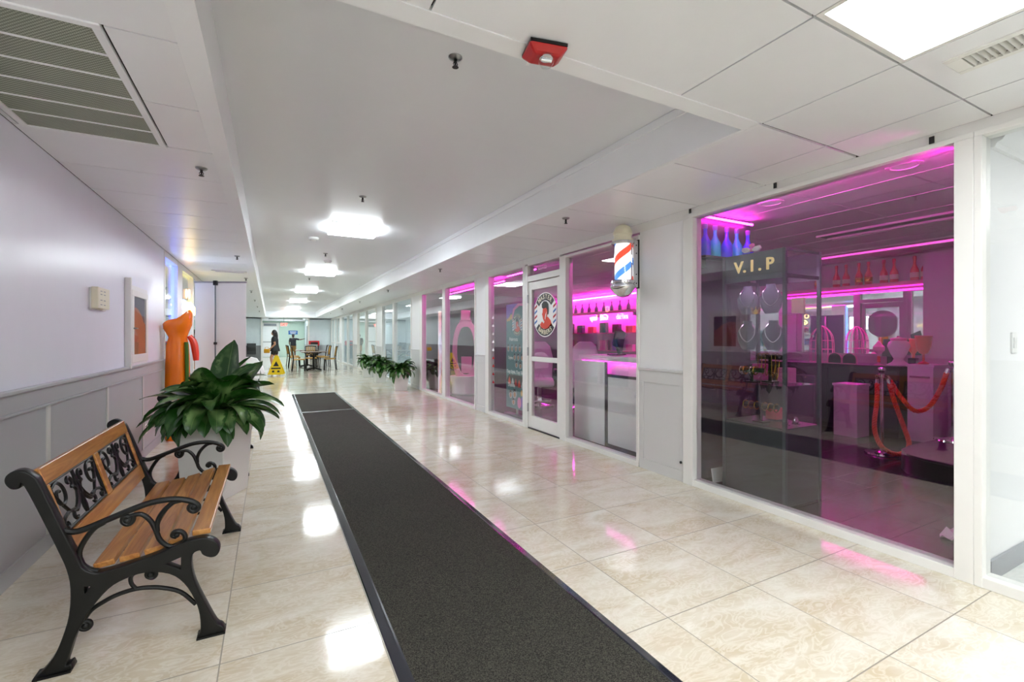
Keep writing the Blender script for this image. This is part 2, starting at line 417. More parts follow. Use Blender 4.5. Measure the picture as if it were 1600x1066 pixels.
def smoothpath(pts, k=6, closed=False):
    P = [Vector(p) for p in pts]; out = []; m = len(P)
    for i in range(m if closed else m-1):
        p0 = P[(i-1) % m] if (closed or i) else P[0]*2-P[1]; p1 = P[i]; p2 = P[(i+1) % m]; p3 = P[(i+2) % m] if (closed or i+2 < m) else P[-1]*2-P[-2]
        for j in range(k):
            t = j/k
            out.append(.5*((2*p1)+(p2-p0)*t+(2*p0-5*p1+4*p2-p3)*t*t+(3*p1-p0-3*p2+p3)*t**3))
    if not closed: out.append(P[-1])
    return out
FACE_W = Matrix(((0,0,-1,0),(-1,0,0,0),(0,1,0,0),(0,0,0,1)))    # text facing -X (towards the corridor from the right-hand shops)
FACE_E = Matrix(((0,0,1,0),(1,0,0,0),(0,1,0,0),(0,0,0,1)))      # text facing +X
FACE_S = Matrix(((1,0,0,0),(0,0,-1,0),(0,1,0,0),(0,0,0,1)))     # text facing -Y
def text_mesh(txt, size, extrude=.001, align='CENTER', shear=0., offset=0.):
    cu = bpy.data.curves.new('lettering', 'FONT'); cu.body = txt; cu.size = size; cu.align_x = align; cu.align_y = 'CENTER'
    cu.extrude = extrude; cu.resolution_u = 3; cu.shear = shear; cu.offset = offset
    o = bpy.data.objects.new('tmp', cu); COL.objects.link(o)
    dg = bpy.context.evaluated_depsgraph_get(); dg.update()
    me = bpy.data.meshes.new_from_object(o.evaluated_get(dg))
    bpy.data.objects.remove(o); bpy.data.curves.remove(cu)
    return me
def text(name, txt, size, mat, parent, loc, face, extrude=.001, shear=0., offset=0., align='CENTER'):
    me = text_mesh(txt, size, extrude, align, shear, offset); me.transform(face); me.materials.clear(); me.materials.append(M[mat])
    o = bpy.data.objects.new(name, me); COL.objects.link(o); o.location = loc
    if parent: o.parent = parent
    return o
def mesh_add(mb, me, mat4):
    mb.add([mat4 @ v.co for v in me.vertices], [tuple(p.vertices) for p in me.polygons])

# ------------------------------------------------------------------ the setting
XL, XR, ZC, ZH = -1.22, 3.29, 2.44, 2.745
YE = 34.3
def slab(name, x0, x1, y0, y1, z0, z1, mat, bevel=0):
    return struct(MB().box(x0, x1, y0, y1, z0, z1).build(name, mat, smooth=0, bevel=bevel))
slab('floor', XL-.12, XR+.08, -4, YE, -.1, 0, 'marble')
slab('floor_shop', XR+.08, 7.9, 1.02, 11.5, -.1, 0, 'slate')
slab('floor_side_room', XR+.08, 7.9, -4, 1.02, -.1, 0, 'palefloor')
slab('floor_far_rooms', XR+.08, 7.9, 11.5, 30, -.1, 0, 'palefloor')
slab('floor_gift_shop', -5.2, XL-.12, 7.3, 12.4, -.1, 0, 'palefloor')
slab('wall_back', -1.34, 7.9, -4.1, -4, 0, 2.9, 'wall_white')
# left wall, its grey wainscot
slab('wall_left', XL-.12, XL, -4, 7.40, 0, ZC, 'wall_gloss')
slab('wall_left', XL-.12, XL, 11.9, 30, 0, ZC, 'bluewhite')
slab('wall_left_wainscot', XL, XL+.012, -4, 7.40, .10, .885, 'wainscot')
slab('wall_left_wainscot', XL, XL+.012, 11.9, 30, .10, .93, 'wain_dark')
slab('baseboard_left', XL, XL+.018, -4, 7.40, 0, .10, 'wainscot', .003)
t = MB(); t.box(XL, XL+.02, -4, 7.40, .90, 1.0); t.box(XL, XL+.026, -4, 7.40, .885, .90)
struct(t.build('trim_1', 'wainscot', smooth=0, bevel=.002))
slab('trim_2', XL, XL+.04, -4, 7.40, 1.0, 1.022, 'wainscot', .004)
for y in (-1.0, .2, 1.4, 2.62):
    slab('trim_3', XL+.010, XL+.022, y-.02, y+.02, .1, .885, 'batten')
for y in (3.82, 4.98, 6.19):
    slab('trim_3', XL+.010, XL+.022, y-.02, y+.02, .1, .885, 'batten', .002)
# ceilings: plank panels hung under a dark void
def panels(name, cells, z=ZC, th=.012, gap=.0045, mat='ceil'):
    mb = MB()
    for x0, x1, y0, y1 in cells: mb.box(x0+gap, x1-gap, y0+gap, y1-gap, z, z+th)
    return struct(mb.build(name, mat, smooth=0))
slab('ceiling_void', XL-.12, -.236, -4, 30, ZC+.02, ZC+.05, 'dark_gap')
slab('ceiling_void', 2.30, XR+.1, -4, 30, ZC+.02, ZC+.05, 'dark_gap')
slab('ceiling_void', -.226, 2.30, -4, 1.565, ZC+.02, ZC+.05, 'dark_gap')
Y0 = 2.185; PI = .607
cl = []
y = -4.0
for k in range(-10, 46):
    a = Y0+PI*k; b = a+PI
    if b <= -4 or a > 29.9: continue
    if 2.1 < a < 3.3: cl.append((-.545, -.315, a, b)); cl.append((XL, -1.19, a, b))
    else: cl.append((XL, -.315, a, b))
panels('ceiling_left', cl)
cr_ = []
for k in range(-1, 47):
    a = 1.57+PI*k; b = a+PI
    if k == 0: cr_ += [(2.33, 2.937, a, b), (2.937, XR, a, b)]
    elif k > 0 and a < 29.9: cr_.append((2.33, XR, a, b))
panels('ceiling_right', cr_)
fr_ = []
xs = [-.315, -.11, .493, 1.10, 1.712, 2.325, 2.937, XR]
xs = [-.315, .493, 1.712, 2.325, 2.937, XR]
for k in range(0, 10):
    b = 1.56-PI*k; a = b-PI
    for i in range(len(xs)-1):
        if xs[i] == 1.712 and k in (1, 2): continue          # light panel
        if xs[i] == 1.712 and k in (5, 6): continue
        if xs[i] == -.315 and k in (2, 3, 6, 7): continue
        if xs[i] == 2.325 and k == 1: fr_ += [(2.325, 2.467, a, b), (2.633, 2.937, a, b), (2.456, 2.644, b-.10, b)]; continue
        fr_.append((xs[i], xs[i+1], a, b))
panels('ceiling_front', fr_)
# recessed plaster ceiling with its fascias
slab('ceiling_recess', -.24, 2.30, 1.6, 28.5, ZH, ZH+.05, 'plaster')
struct(MB().box(-.24, -.226, 1.557, 28.5, ZC-.004, ZH).build('trim_4', 'beam', smooth=0))
struct(MB().box(-.318, -.2401, -4, 30, ZC-.004, ZC+.02).build('trim_5', 'beam', smooth=0))
b = MB(); b.box(2.285, 2.30, 1.557, 28.5, ZC-.004, ZH); b.box(2.265, 2.285, 1.65, 28.5, ZH-.055, ZH)
struct(b.build('trim_6', 'beam', smooth=0, bevel=.004))
struct(MB().box(2.3001, 2.333, 1.565, 30, ZC-.004, ZC+.02).build('trim_7', 'beam', smooth=0))
struct(MB().box(-.226, 2.285, 1.557, 1.64, ZC-.004, ZC+.02).build('trim_8', 'beam', smooth=0))
struct(MB().box(-.226, 2.285, 1.6401, 1.65, ZC-.004, ZH).build('trim_9', 'beam', smooth=0))
slab('ceiling_far', -.24, 2.34, 28.5, 30.6, ZC, ZH+.05, 'ceil')
slab('ceiling_far', -1.3, 3.4, 33.4, YE, ZC-.06, ZC+.05, 'ceil')
slab('ceiling_far', -1.3, 3.4, 30.5, 33.5, ZH-.1, ZH, 'plaster')
slab('ceiling_far', -1.3, -.1, 30, 33.5, ZC-.06, ZH-.1, 'ceil')
slab('ceiling_far', 1.9, 3.4, 30, 33.5, ZC-.06, ZH-.1, 'ceil')
# far end of the corridor
slab('wall_end', -1.3, 3.4, YE, YE+.1, 0, 2.7, 'green_wall')
slab('wall_far_left', XL-.1, -.46, 30, YE, 0, ZC, 'bluewhite')
slab('wall_far_left_wainscot', XL-.1, -.455, 29.985, YE, 0, .84, 'wain_dark')
slab('wall_far_right', 2.06, 7.9, 30, YE, 0, ZC, 'bluewhite')
slab('wall_far_right_wainscot', 2.055, XR, 29.985, YE, 0, .84, 'wainscot')
slab('trim_10', -.47, -.40, 29.9, 30.0, 0, ZC, 'frame_white')
slab('trim_10', 1.99, 2.07, 29.9, 30.0, 0, ZC, 'frame_white')

# ------------------------------------------------------------------ right-hand shop fronts
FX0, FX1 = XR-.02, XR+.09
GX = XR+.03
HZT = 2.335
slab('wall_right_header', XR-.003, XR+.1, -4, 30, HZT+.02, ZC, 'frame_white')
def window(n, y0, y1, panes, z1=HZT, z0=.055, glass='glass', mats='frame_white', rail=None):
    """aluminium shop window between y0 and y1; panes = list of (ya, yb) clear openings"""
    e = sempty('window_%d' % n, (XR, (y0+y1)/2, 0)); cy = (y0+y1)/2
    f = MB(); f.box(-.02, .09, y0-cy, y1-cy, 0, z0); f.box(-.02, .09, y0-cy, y1-cy, z1, z1+.03)
    edges = [y0]+[v for p in sorted(panes) for v in p]+[y1]
    for i in range(0, len(edges), 2):
        if edges[i+1]-edges[i] > .004: f.box(-.024, .088, edges[i]-cy, edges[i+1]-cy, 0, z1)
    if rail:
        for a, b in panes: f.box(-.01, .07, a-cy, b-cy, rail-.03, rail+.03)
    f.build('frame', mats, e, smooth=0, bevel=.003)
    for a, b in panes:
        MB().box(.027, .033, a-cy-.005, b-cy+.005, z0-.005, z1+.005).build('pane', glass, e, smooth=0)
    return e
window(1, 1.018, 2.94, [(1.097, 2.835)], z1=2.352, glass='glass_tint')
window(2, -1.6, 1.0178, [(-1.5, .985)], z1=2.352)
window(3, 3.505, 4.86, [(3.535, 4.79)], z1=2.30)
window(4, 5.83, 7.222, [(5.90, 7.09)], z1=2.325)
window(5, 7.667, 11.147, [(7.70, 9.27), (9.46, 10.95)], z1=2.335)
window(6, 11.93, 15.5, [(11.98, 13.80), (14.02, 15.45)], glass='glass_far')
window(7, 16.45, 20.4, [(16.52, 18.4), (18.55, 20.35)], glass='glass_far')
window(8, 21.5, 25.1, [(21.56, 23.2), (23.4, 25.05)], glass='glass_far')
window(9, 26.0, 30.0, [(26.1, 27.2), (27.35, 28.5), (28.65, 29.9)], glass='glass_far', rail=1.0)
slab('wall_right', XR, XR+.1, -4, -1.6, 0, ZC, 'wall_white')
def pillar(y0, y1, wy=1.0):
    e = sempty('pillar', (XR, (y0+y1)/2, 0)); h = (y1-y0)/2
    MB().box(0, .12, -h, h, 0, ZC-.01).build('shaft', 'wall_white', e, smooth=0)
    p = MB(); p.box(-.012, 0, -h, h, 0, .10); p.box(-.012, 0, -h, h, wy-.14, wy-.02)
    p.box(-.012, 0, -h, -h+.055, .1, wy-.14); p.box(-.012, 0, h-.055, h, .1, wy-.14); p.box(-.004, 0, -h, h, .1, wy-.1)
    p.build('wainscot_panel', 'wain_light', e, smooth=0, bevel=.002)
    c = MB(); c.box(-.03, 0, -h, h, wy-.022, wy); c.build('cap', 'wain_light', e, smooth=0, bevel=.003)
    return e
pillar(2.94, 3.505); pillar(7.222, 7.667); pillar(11.147, 11.93); pillar(15.5, 16.45); pillar(20.4, 21.5); pillar(25.1, 26.0)
MB().lathe([(.001, 0), (.012, .001), (.012, .01), (.006, .016), (.001, .016)], 12, Matrix.Rotation(-math.pi/2, 4, 'Y')).build('round_stopper', 'black', loc=(XR-.012, 2.97, .175))
tag(bpy.data.objects['round_stopper'], 'small black knob low on the grey pillar beside the large shop window', 'door stopper')
# shop door
d = sempty('door_1', (XR, 5.345, 0))
f = MB()
f.box(-.02, .09, -.485, -.412, 0, 2.325); f.box(-.02, .09, .414, .485, 0, 2.325)
f.box(-.017, .087, -.412, .414, 2.095, 2.175); f.box(-.017, .087, -.412, .414, 2.325, 2.355)
f.build('door_frame', 'frame_white', d, smooth=0, bevel=.003)
f = MB()
f.box(0, .05, -.408, -.328, .015, 2.085); f.box(0, .05, .33, .41, .015, 2.085); f.box(.002, .048, -.328, .33, .017, .185)
f.box(.002, .048, -.328, .33, 1.975, 2.083); f.box(.002, .048, -.328, .33, .965, 1.03)
f.build('door_leaf', 'frame_white', d, smooth=0, bevel=.003)
MB().box(.022, .028, -.33, .33, .18, .97).build('lower_pane', 'glass', d, smooth=0)
MB().box(.022, .028, -.33, .33, 1.025, 1.98).build('upper_pane', 'glass', d, smooth=0)
MB().box(.027, .033, -.415, .416, 2.17, 2.33).build('transom_pane', 'glass', d, smooth=0)
MB().box(-.012, .0, -.41, .41, .0, .016).build('threshold', 'black', d, smooth=0)
h = MB()
h.tube(smoothpath([(.05, -.36, .95), (.09, -.36, .96), (.095, -.36, 1.05), (.095, -.36, 1.15), (.09, -.36, 1.24), (.05, -.36, 1.25)]), .012, 8)
h.build('pull_handle', 'steel', d)
for z in (.3, 1.1, 1.85): MB().tube([(-.012, .415, z-.06), (-.012, .415, z+.06)], .012, 8).build('hinge', 'steel', d)
tag(text('unit_number', 'CU122', .075, 'whiteink', None, (XR+.024, 5.42, 2.262), FACE_W, .0008), 'white unit number CU122 on the glass above the shop door', 'lettering')

# shop shell behind the glass
slab('wall_shop_back', 7.8, 7.9, 1.02, 11.5, 0, 2.9, 'shop_wall')
slab('wall_partition', XR+.09, 7.9, 1.0, 1.03, 0, 2.9, 'wall_white')
slab('wall_partition', XR+.12, 7.9, 11.5, 11.6, 0, 2.9, 'shop_dark')
for y in (15.95, 20.95, 25.55):
    slab('wall_partition', XR+.12, 7.9, y-.05, y+.05, 0, 2.9, 'bluewhite')
slab('wall_rooms_back', 7.8, 7.9, 11.6, 15.9, 0, 2.9, 'bluewhite')
slab('wall_rooms_back', 7.8, 7.9, 16, 20.9, 0, 2.9, 'beige_wall')
slab('wall_rooms_back', 7.8, 7.9, 21, 30, 0, 2.9, 'bluewhite')
slab('wall_side_room', 7.8, 7.9, -4, 1.0, 0, 2.9, 'wall_white')
slab('baseboard_side_room', XR+.1, 7.8, .985, 1.0, 0, .11, 'grey_base', .003)
# side-room cornice
c = MB(); prof = [(0, 0), (.02, .0), (.03, .02), (.05, .03), (.08, .07), (.09, .1), (.11, .11), (.11, .125), (0, .125)]
c.prism([prof], lambda a, b, s_: (XR+.12 if s_ == 0 else 7.8, 1.0-a, 2.315+b)); struct(c.build('trim_11', 'wall_white', smooth=30))
# room ceilings with T-bar grids
slab('ceiling_side_room', XR+.1, 7.9, -4, 1.0, ZC, ZC+.05, 'ceil')
def tgrid(name, x0, x1, y0, y1, px, py, z, mat, holes=(), barmat='frame_white'):
    g = MB(); nx = int(round((x1-x0)/px)); ny = int(round((y1-y0)/py))
    slab(name, x0, x1, y0, y1, z+.004, z+.05, mat)
    for i in range(nx+1): g.box(x0+px*i-.012, x0+px*i+.012, y0, y1, z, z+.0038)
    for j in range(ny+1): g.box(x0, x1, y0+py*j-.012, y0+py*j+.012, z+.001, z+.0038)
    return struct(g.build('trim_12', barmat, smooth=0))
tgrid('ceiling_shop', XR+.1, 7.8, 1.03, 11.5, .6, 1.2, ZC, 'shop_ceil', barmat='shop_ceil')
tgrid('ceiling_far_rooms', XR+.1, 7.8, 11.6, 30, 1.2, 1.2, ZC, 'ceil')

# ------------------------------------------------------------------ lamps
def panel_light(name, x0, x1, y0, y1, z, label, mat='lamp', group=None, frame='frame_white', th=.03, bars=False):
    cx, cy = (x0+x1)/2, (y0+y1)/2; w, l = (x1-x0)/2, (y1-y0)/2
    e = thing(name, label, 'ceiling light', (cx, cy, z), 0, group)
    f = MB(); r = .02
    if bars:
        f.box(-w-.01, w+.01, -l-.01, l+.01, -.012, 0); f.box(-.008, .008, -l, l, -th-.004, -th+.002); f.box(-w, w, -.008, .008, -th-.004, -th+.002)
        f.build('housing', frame, e, smooth=0)
        MB().box(-w, w, -l, l, -th, -.012).build('diffuser', mat, e, smooth=0); return e
    f.box(-w, w, -l, -l+r, -th, 0); f.box(-w, w, l-r, l, -th, 0); f.box(-w, -w+r, -l+r, l-r, -th, 0); f.box(w-r, w, -l+r, l-r, -th, 0)
    if bars: f.box(-.012, .012, -l+r, l-r, -th-.002, 0); f.box(-w+r, w-r, -.012, .012, -th-.002, 0)
    f.build('frame', frame, e, smooth=0)
    MB().box(-w+r, w-r, -l+r, l-r, -th+.004, -.002).build('diffuser', mat, e, smooth=0)
    return e
panel_light('ceiling_panel_light', 1.712, 2.325, -.261, .948, ZC+.012, 'large bright panel light in the tile ceiling beside the slotted vent', 'lamp_warm', th=.012)
panel_light('ceiling_panel_light', 1.712, 2.325, -2.69, -1.48, ZC+.012, 'added fill panel light behind the viewer over the entrance', 'lamp_warm', th=.012)  # out of view, added to fill the near end with light
for (x0, x1, y0, y1) in ((-.315, .493, -.87, .342), (-.315, .493, -3.3, -2.09)):
    panel_light('ceiling_panel_light', x0+.1, x1-.1, y0, y1, ZC+.012, 'added fill panel light over the left half of the entrance, %s the viewer' % ('beside' if y0 > -1 else 'well behind'), 'lamp_warm', th=.012)  # unseen overhead panels, likewise added as fill
names = ['nearest', 'second', 'third', 'fourth', 'fifth', 'sixth']
proto = None
for i, yy in enumerate((6.4, 10.95, 15.5, 20.1, 24.8, 27.9)):
    lab = '%s square surface light along the recessed corridor ceiling' % names[i]
    if proto is None: proto = panel_light('ceiling_light', .69, 1.29, yy-.29, yy+.29, ZH, lab, 'lamp', 'square lights along the corridor ceiling', th=.05, bars=True)
    else: dup(proto, (.99, yy, ZH), 0, lab)
panel_light('ceiling_light', .5, 1.4, 31.7, 32.3, ZH-.1, 'last bright light in the small far ceiling recess', 'lamp', th=.03)
for i, (yy, mt, wh) in enumerate(((12.9, 'lamp_room', 'the empty room behind the plants'), (18.3, 'lamp_beige', 'the beige room'), (23.2, 'lamp_room', 'the room past the dining tables'), (28.0, 'lamp_room', 'the farthest right-hand room'))):
    panel_light('room_panel_light', 5.0, 6.2, yy-.6, yy+.6, ZC, 'panel light inside %s' % wh, mt, th=.02)
panel_light('room_panel_light', 4.6, 5.8, -1.0, .2, ZC, 'panel light inside the white side room', 'lamp_side', th=.02)

# return-air grille, supply vents
e = thing('return_air_grille', 'large grey perforated air grille in the ceiling above the bench', 'air grille', (-.865, 2.80, ZC))
f = MB(); hw, hl = .315, .62
f.box(-hw, hw, -hl, -hl+.03, -.008, .012); f.box(-hw, hw, hl-.03, hl, -.008, .012); f.box(-hw, -hw+.03, -hl+.03, hl-.03, -.008, .012); f.box(hw-.03, hw, -hl+.03, hl-.03, -.008, .012)
f.build('frame', 'beam', e, smooth=0, bevel=.002)
MB().box(-hw+.03, hw-.03, -hl+.03, hl-.03, 0, .008).build('perforated_plate', 'grille_mesh', e, smooth=0)
f = MB()
for k in range(1, 6): f.box(-hw+.03, hw-.03, -hl+.03+(2*hl-.06)*k/6-.005, -hl+.03+(2*hl-.06)*k/6+.005, -.004, .001)
f.build('crossbars', 'beam', e, smooth=0)
def louvre(label, loc, w, l, n, rotz=0, tilt=70):
    e = thing('supply_vent', label, 'air vent', loc, rotz)
    f = MB(); f.box(-w, w, -l, -l+.03, -.006, .008); f.box(-w, w, l-.03, l, -.006, .008); f.box(-w, -w+.05, -l+.03, l-.03, -.006, .008); f.box(w-.05, w, -l+.03, l-.03, -.006, .008)
    f.build('frame', 'frame_white', e, smooth=0, bevel=.002)
    MB().box(-w+.04, w-.04, -l+.02, l-.02, .03, .04).build('duct', 'dark_gap', e, smooth=0)
    s_ = MB()
    for k in range(n):
        x = -w+.05+(2*w-.1)*(k+.5)/n
        s_.box(-.010, .010, -l+.03, l-.03, -.0012, .0012, Matrix.Translation((x, 0, .004)) @ Matrix.Rotation(R(tilt), 4, 'Y'))
    s_.build('louvres', 'beige_wall' if 0 else 'frame_white', e, smooth=0)
    return e
louvre('slotted white supply vent in the ceiling beside the large panel light', (2.55, .605, ZC), .258, .092, 20, R(90), 62)
louvre('slotted white vent in the left soffit above the roll-up banner', (-.62, 9.3, ZC-.01), .26, .09, 12)

# sprinklers and smoke detectors
def sprinkler(loc, label, group):
    e = thing('ceiling_sprinkler', label, 'sprinkler', loc, 0, group)
    MB().lathe([(.036, 0), (.036, -.004), (.026, -.012), (.013, -.014), (.013, -.002)], 18).build('escutcheon', 'steel', e)
    b = MB(); b.lathe([(.008, -.008), (.008, -.03), (.005, -.034), (.005, -.05)], 10)
    for s_ in (-1, 1): b.tube([(.007*s_, 0, -.026), (.012*s_, 0, -.036), (.004*s_, 0, -.05)], .0022, 6)
    b.build('body', 'black', e)
    MB().lathe([(.001, -.05), (.015, -.05), (.017, -.053), (.001, -.054)], 14).build('deflector', 'black', e)
    return e
sp = sprinkler((.845, 2.24, ZH), 'sprinkler in the recessed ceiling near the red alarm strobe', 'sprinklers along the recessed ceiling')
ords = ['second', 'third', 'fourth', 'fifth', 'sixth', 'seventh']
for i, yy in enumerate((4.9, 8.5, 12.2, 16.0, 20.0)): dup(sp, (.84, yy, ZH), None, '%s sprinkler along the middle of the recessed ceiling' % ords[i])
for i, yy in enumerate((3.72, 7.49, 10.2, 12.9, 16.0, 19.2, 22.5)): dup(sp, (-.41, yy, ZC), None, '%s sprinkler from the air grille along the left soffit' % (['first']+ords)[i], 'sprinklers along the left soffit')
for i, yy in enumerate((3.66, 7.34, 11.15, 15.1, 19.1, 23.0)): dup(sp, (2.5, yy, ZC), None, '%s sprinkler from the barber pole along the right soffit' % (['first']+ords)[i], 'sprinklers along the right soffit')
for i, (x, yy) in enumerate(((.556, 7.24), (.96, 9.3))):
    e = thing('smoke_detector', ['round white smoke detector just past the nearest ceiling light', 'white smoke detector in front of the second ceiling light'][i], 'smoke detector', (x, yy, ZH))
    MB().lathe([(.07, 0), (.07, -.015), (.06, -.03), (.03, -.042), (.001, -.042)], 24).build('housing', 'white_plastic', e)
    MB().lathe([(.05, -.031), (.052, -.037), (.046, -.037), (.046, -.031)], 24).build('sensor_ring', 'grey_base', e)
# red fire strobe
e = thing('ceiling_fire_strobe', 'red ceiling fire alarm strobe with a clear lamp', 'alarm strobe', (.957, 1.55, ZC-.004), R(-12))
MB().frustum(-.012, .15, .115, 0, .15, .115).build('back_box', 'black', e, smooth=0)
b = MB(); b.frustum(-.045, .10, .075, -.012, .165, .125); b.build('housing', 'red', e, smooth=0, bevel=.01)
MB().lathe([(.001, -.085), (.02, -.08), (.03, -.065), (.032, -.045), (.03, -.04)], 18, Matrix.Translation((.0, -.02, 0))).build('strobe_lens', 'glass_case', e)
b = MB(); b.tube([(-.022, -.02, -.055), (.022, -.02, -.055)], .006, 8); b.lathe([(.026, -.046), (.026, -.05), (.01, -.052)], 16, Matrix.Translation((0, -.02, 0))); b.build('flash_tube', 'silver', e)
tm = text_mesh('FIRE', .02, .0005); b = MB(); mesh_add(b, tm, Matrix.Translation((-.05, .045, -.036)) @ Matrix.Rotation(math.pi, 4, 'X') @ Matrix.Rotation(R(90), 4, 'Z')); b.build('lettering', 'whiteink', e, smooth=0)

# ------------------------------------------------------------------ things on the left wall
e = thing('wall_thermostat', 'ivory wall control box with four slots on the left wall', 'thermostat', (XL, 4.77, 1.60))
MB().box(0, .012, -.17, .19, -.085, .085).build('back_plate', 'white_plastic', e, smooth=0, bevel=.004)
MB().box(.01, .055, -.17, .11, -.075, .09).build('housing', 'cream', e, smooth=0, bevel=.006)
for yy in (-.10, -.02):
    for zz in (-.045, -.01, .035, .06): MB().box(.054, .056, yy-.02, yy+.02, zz-.003, zz+.003).build('slot', 'grey_base', e, smooth=0)
e = thing('wall_cabinet', 'white wall cabinet with a glass door and something brown inside', 'wall cabinet', (XL, 6.0, 1.41))
f = MB(); f.box(.0, .05, -.42, .42, -.40, .40)
f2 = MB(); f2.box(0, .035, -.42, -.27, -.40, .44); f2.box(0, .035, .25, .42, -.40, .40)
fr = MB()
fr.box(.0, .03, -.30, .36, -.36, -.28); fr.box(.0, .03, -.30, .36, .30, .36); fr.box(.0, .03, -.30, -.22, -.28, .30); fr.box(.0, .03, .28, .36, -.28, .30)
fr.build('door_frame', 'frame_white', e, smooth=0, bevel=.003)
b = MB(); b.box(0, .012, -.40, .42, -.40, .41); b.build('surround', 'wall_white', e, smooth=0, bevel=.003)
MB().box(0, .05, -.44, -.405, -.41, .46).build('side_post', 'frame_white', e, smooth=0, bevel=.003)
MB().box(.0125, .0135, -.22, .28, -.28, .30).build('back_panel', 'grey_velvet', e, smooth=0)
b = MB(); pr = [(-.22, -.28), (.28, -.28), (.28, .03), (.2, .05), (.1, .13), (0, .17), (-.1, .19), (-.17, .19), (-.22, .16)]
b.prism([pr], lambda a, c_, s_: (.014+.006*s_, a, c_)); b.build('brown_cover', 'brown_inside', e, smooth=0)
MB().box(.024, .026, -.22, .28, -.28, .30).build('pane', 'glass_weak', e, smooth=0)
b = MB(); b.tube([(.03, -.25, -.02), (.05, -.25, -.02)], .008, 8); b.tube([(.05, -.25, -.02), (.05, -.19, -.02)], .006, 8); b.build('latch', 'steel', e)
e = thing('wall_outlet', 'small white cover plate low on the left wainscot', 'outlet', (XL+.012, 6.30, .34))
MB().box(0, .012, -.05, .05, -.09, .09).build('cover', 'white_plastic', e, smooth=0, bevel=.003)
for z in (-.045, .045): MB().box(.011, .0135, -.02, .02, z-.025, z+.025).build('socket', 'wainscot', e, smooth=0)
e = thing('light_switch', 'white wall switch on the right-hand side room wall', 'light switch', (3.742, 1.0, 1.27))
MB().box(-.035, .035, -.008, 0, -.06, .06).build('cover', 'white_plastic', e, smooth=0, bevel=.003)
for x in (-.0125, .0125): MB().box(x-.0095, x+.0095, -.013, -.008, -.03, .03).build('rocker', 'white_plastic', e, smooth=0)

# ------------------------------------------------------------------ runner
e = thing('runner_mat', 'long charcoal carpet runner with rubber edges down the corridor', 'mat', (.905, 0, 0))
hw = .475
for a, bb in ((-1.6, 8.66), (8.72, 11.55)):
    MB().box(-hw+.045, hw-.045, a+.01, bb-.01, 0, .011).build('carpet', 'carpet', e, smooth=0)
for s_ in (-1, 1):
    b = MB(); pr = [(0, 0), (.05, 0), (.05, .012), (.042, .012), (.006, .003)]
    b.prism([pr], lambda a, c_, q: (s_*(hw-a), -1.6 if q == 0 else 11.55, c_)); b.build('rubber_edge', 'rubber', e, smooth=0)
b = MB(); b.box(-hw+.02, hw-.02, 8.65, 8.73, 0, .012); b.build('joint_strip', 'rubber', e, smooth=0, bevel=.003)
b = MB(); b.box(-hw+.02, hw-.02, 11.53, 11.56, 0, .011); b.build('end_strip', 'rubber', e, smooth=0, bevel=.003)

# ------------------------------------------------------------------ benches
FR = [(-.342,.799),(-.312,.773),(-.294,.735),(-.23,.551),(-.185,.429),(-.171,.392),(-.134,.365),(-.095,.366),(-.028,.377),(.059,.396),(.149,.427),(.215,.433),(.255,.42),(.279,.394),(.284,.364),(.269,.342),(.244,.343),(.22,.36),(.21,.38),(.185,.367),(.182,.313),(.196,.242),(.234,.141),(.273,.05),(.294,.03),(.298,0),(.205,0),(.213,.03),(.21,.102),(.191,.175),(.154,.252),(.103,.304),(.024,.328),(-.045,.317),(-.095,.29),(-.144,.231),(-.174,.177),(-.197,.122),(-.213,.062),(-.221,.026),(-.207,.03),(-.21,.0),(-.309,0),(-.294,.02),(-.26,.066),(-.234,.134),(-.214,.219),(-.21,.321),(-.221,.396),(-.245,.473),(-.29,.603),(-.344,.747),(-.355,.732),(-.377,.734),(-.393,.759),(-.39,.784),(-.37,.8)]
H1 = [(-.174,.328),(-.136,.318),(-.171,.278)]
H2 = [(.09,.348),(.144,.365),(.143,.313)]
ARM = [(-.236,.545),(-.191,.534),(-.111,.56),(-.028,.59),(.041,.609),(.112,.611),(.168,.596),(.198,.574),(.2,.555),(.186,.548),(.173,.56),(.177,.573),(.188,.568)]
LOOP = [(-.111,.555),(-.144,.535),(-.175,.489),(-.189,.448),(-.182,.407),(-.16,.375),(-.131,.364)]
SCA = [(-.039,.558),(-.028,.564),(.006,.566),(.037,.533),(.056,.485),(.068,.448),(.094,.417),(.126,.41),(.152,.424),(.155,.449),(.14,.469),(.12,.471),(.112,.456),(.127,.448)]
SCA2 = [(-.02,.566),(-.024,.544),(-.037,.533),(-.052,.544),(-.052,.56),(-.038,.564),(-.033,.55)]
SCB = [(.059,.483),(.059,.518),(.076,.559),(.112,.595),(.149,.602)]
BRC = [(-.177,.176),(-.152,.212),(-.111,.236),(-.07,.252),(-.02,.26),(.024,.257),(.076,.243),(.14,.209),(.194,.143)]
BRS = [(-.011,.26),(-.026,.286),(-.028,.313),(-.011,.327),(.024,.328),(.05,.32),(.055,.303),(.045,.292),(.027,.301),(.024,.317),(.038,.318)]
FSC = [(-.177,.176),(-.158,.168),(-.155,.151),(-.167,.14),(-.185,.149),(-.186,.166),(-.172,.168),(-.167,.154)]
def spiral(cx, cy, r0, r1, a0, a1, n=18):
    return [(cx+(r0+(r1-r0)*i/n)*math.cos(R(a0+(a1-a0)*i/n)), cy+(r0+(r1-r0)*i/n)*math.sin(R(a0+(a1-a0)*i/n))) for i in range(n+1)]
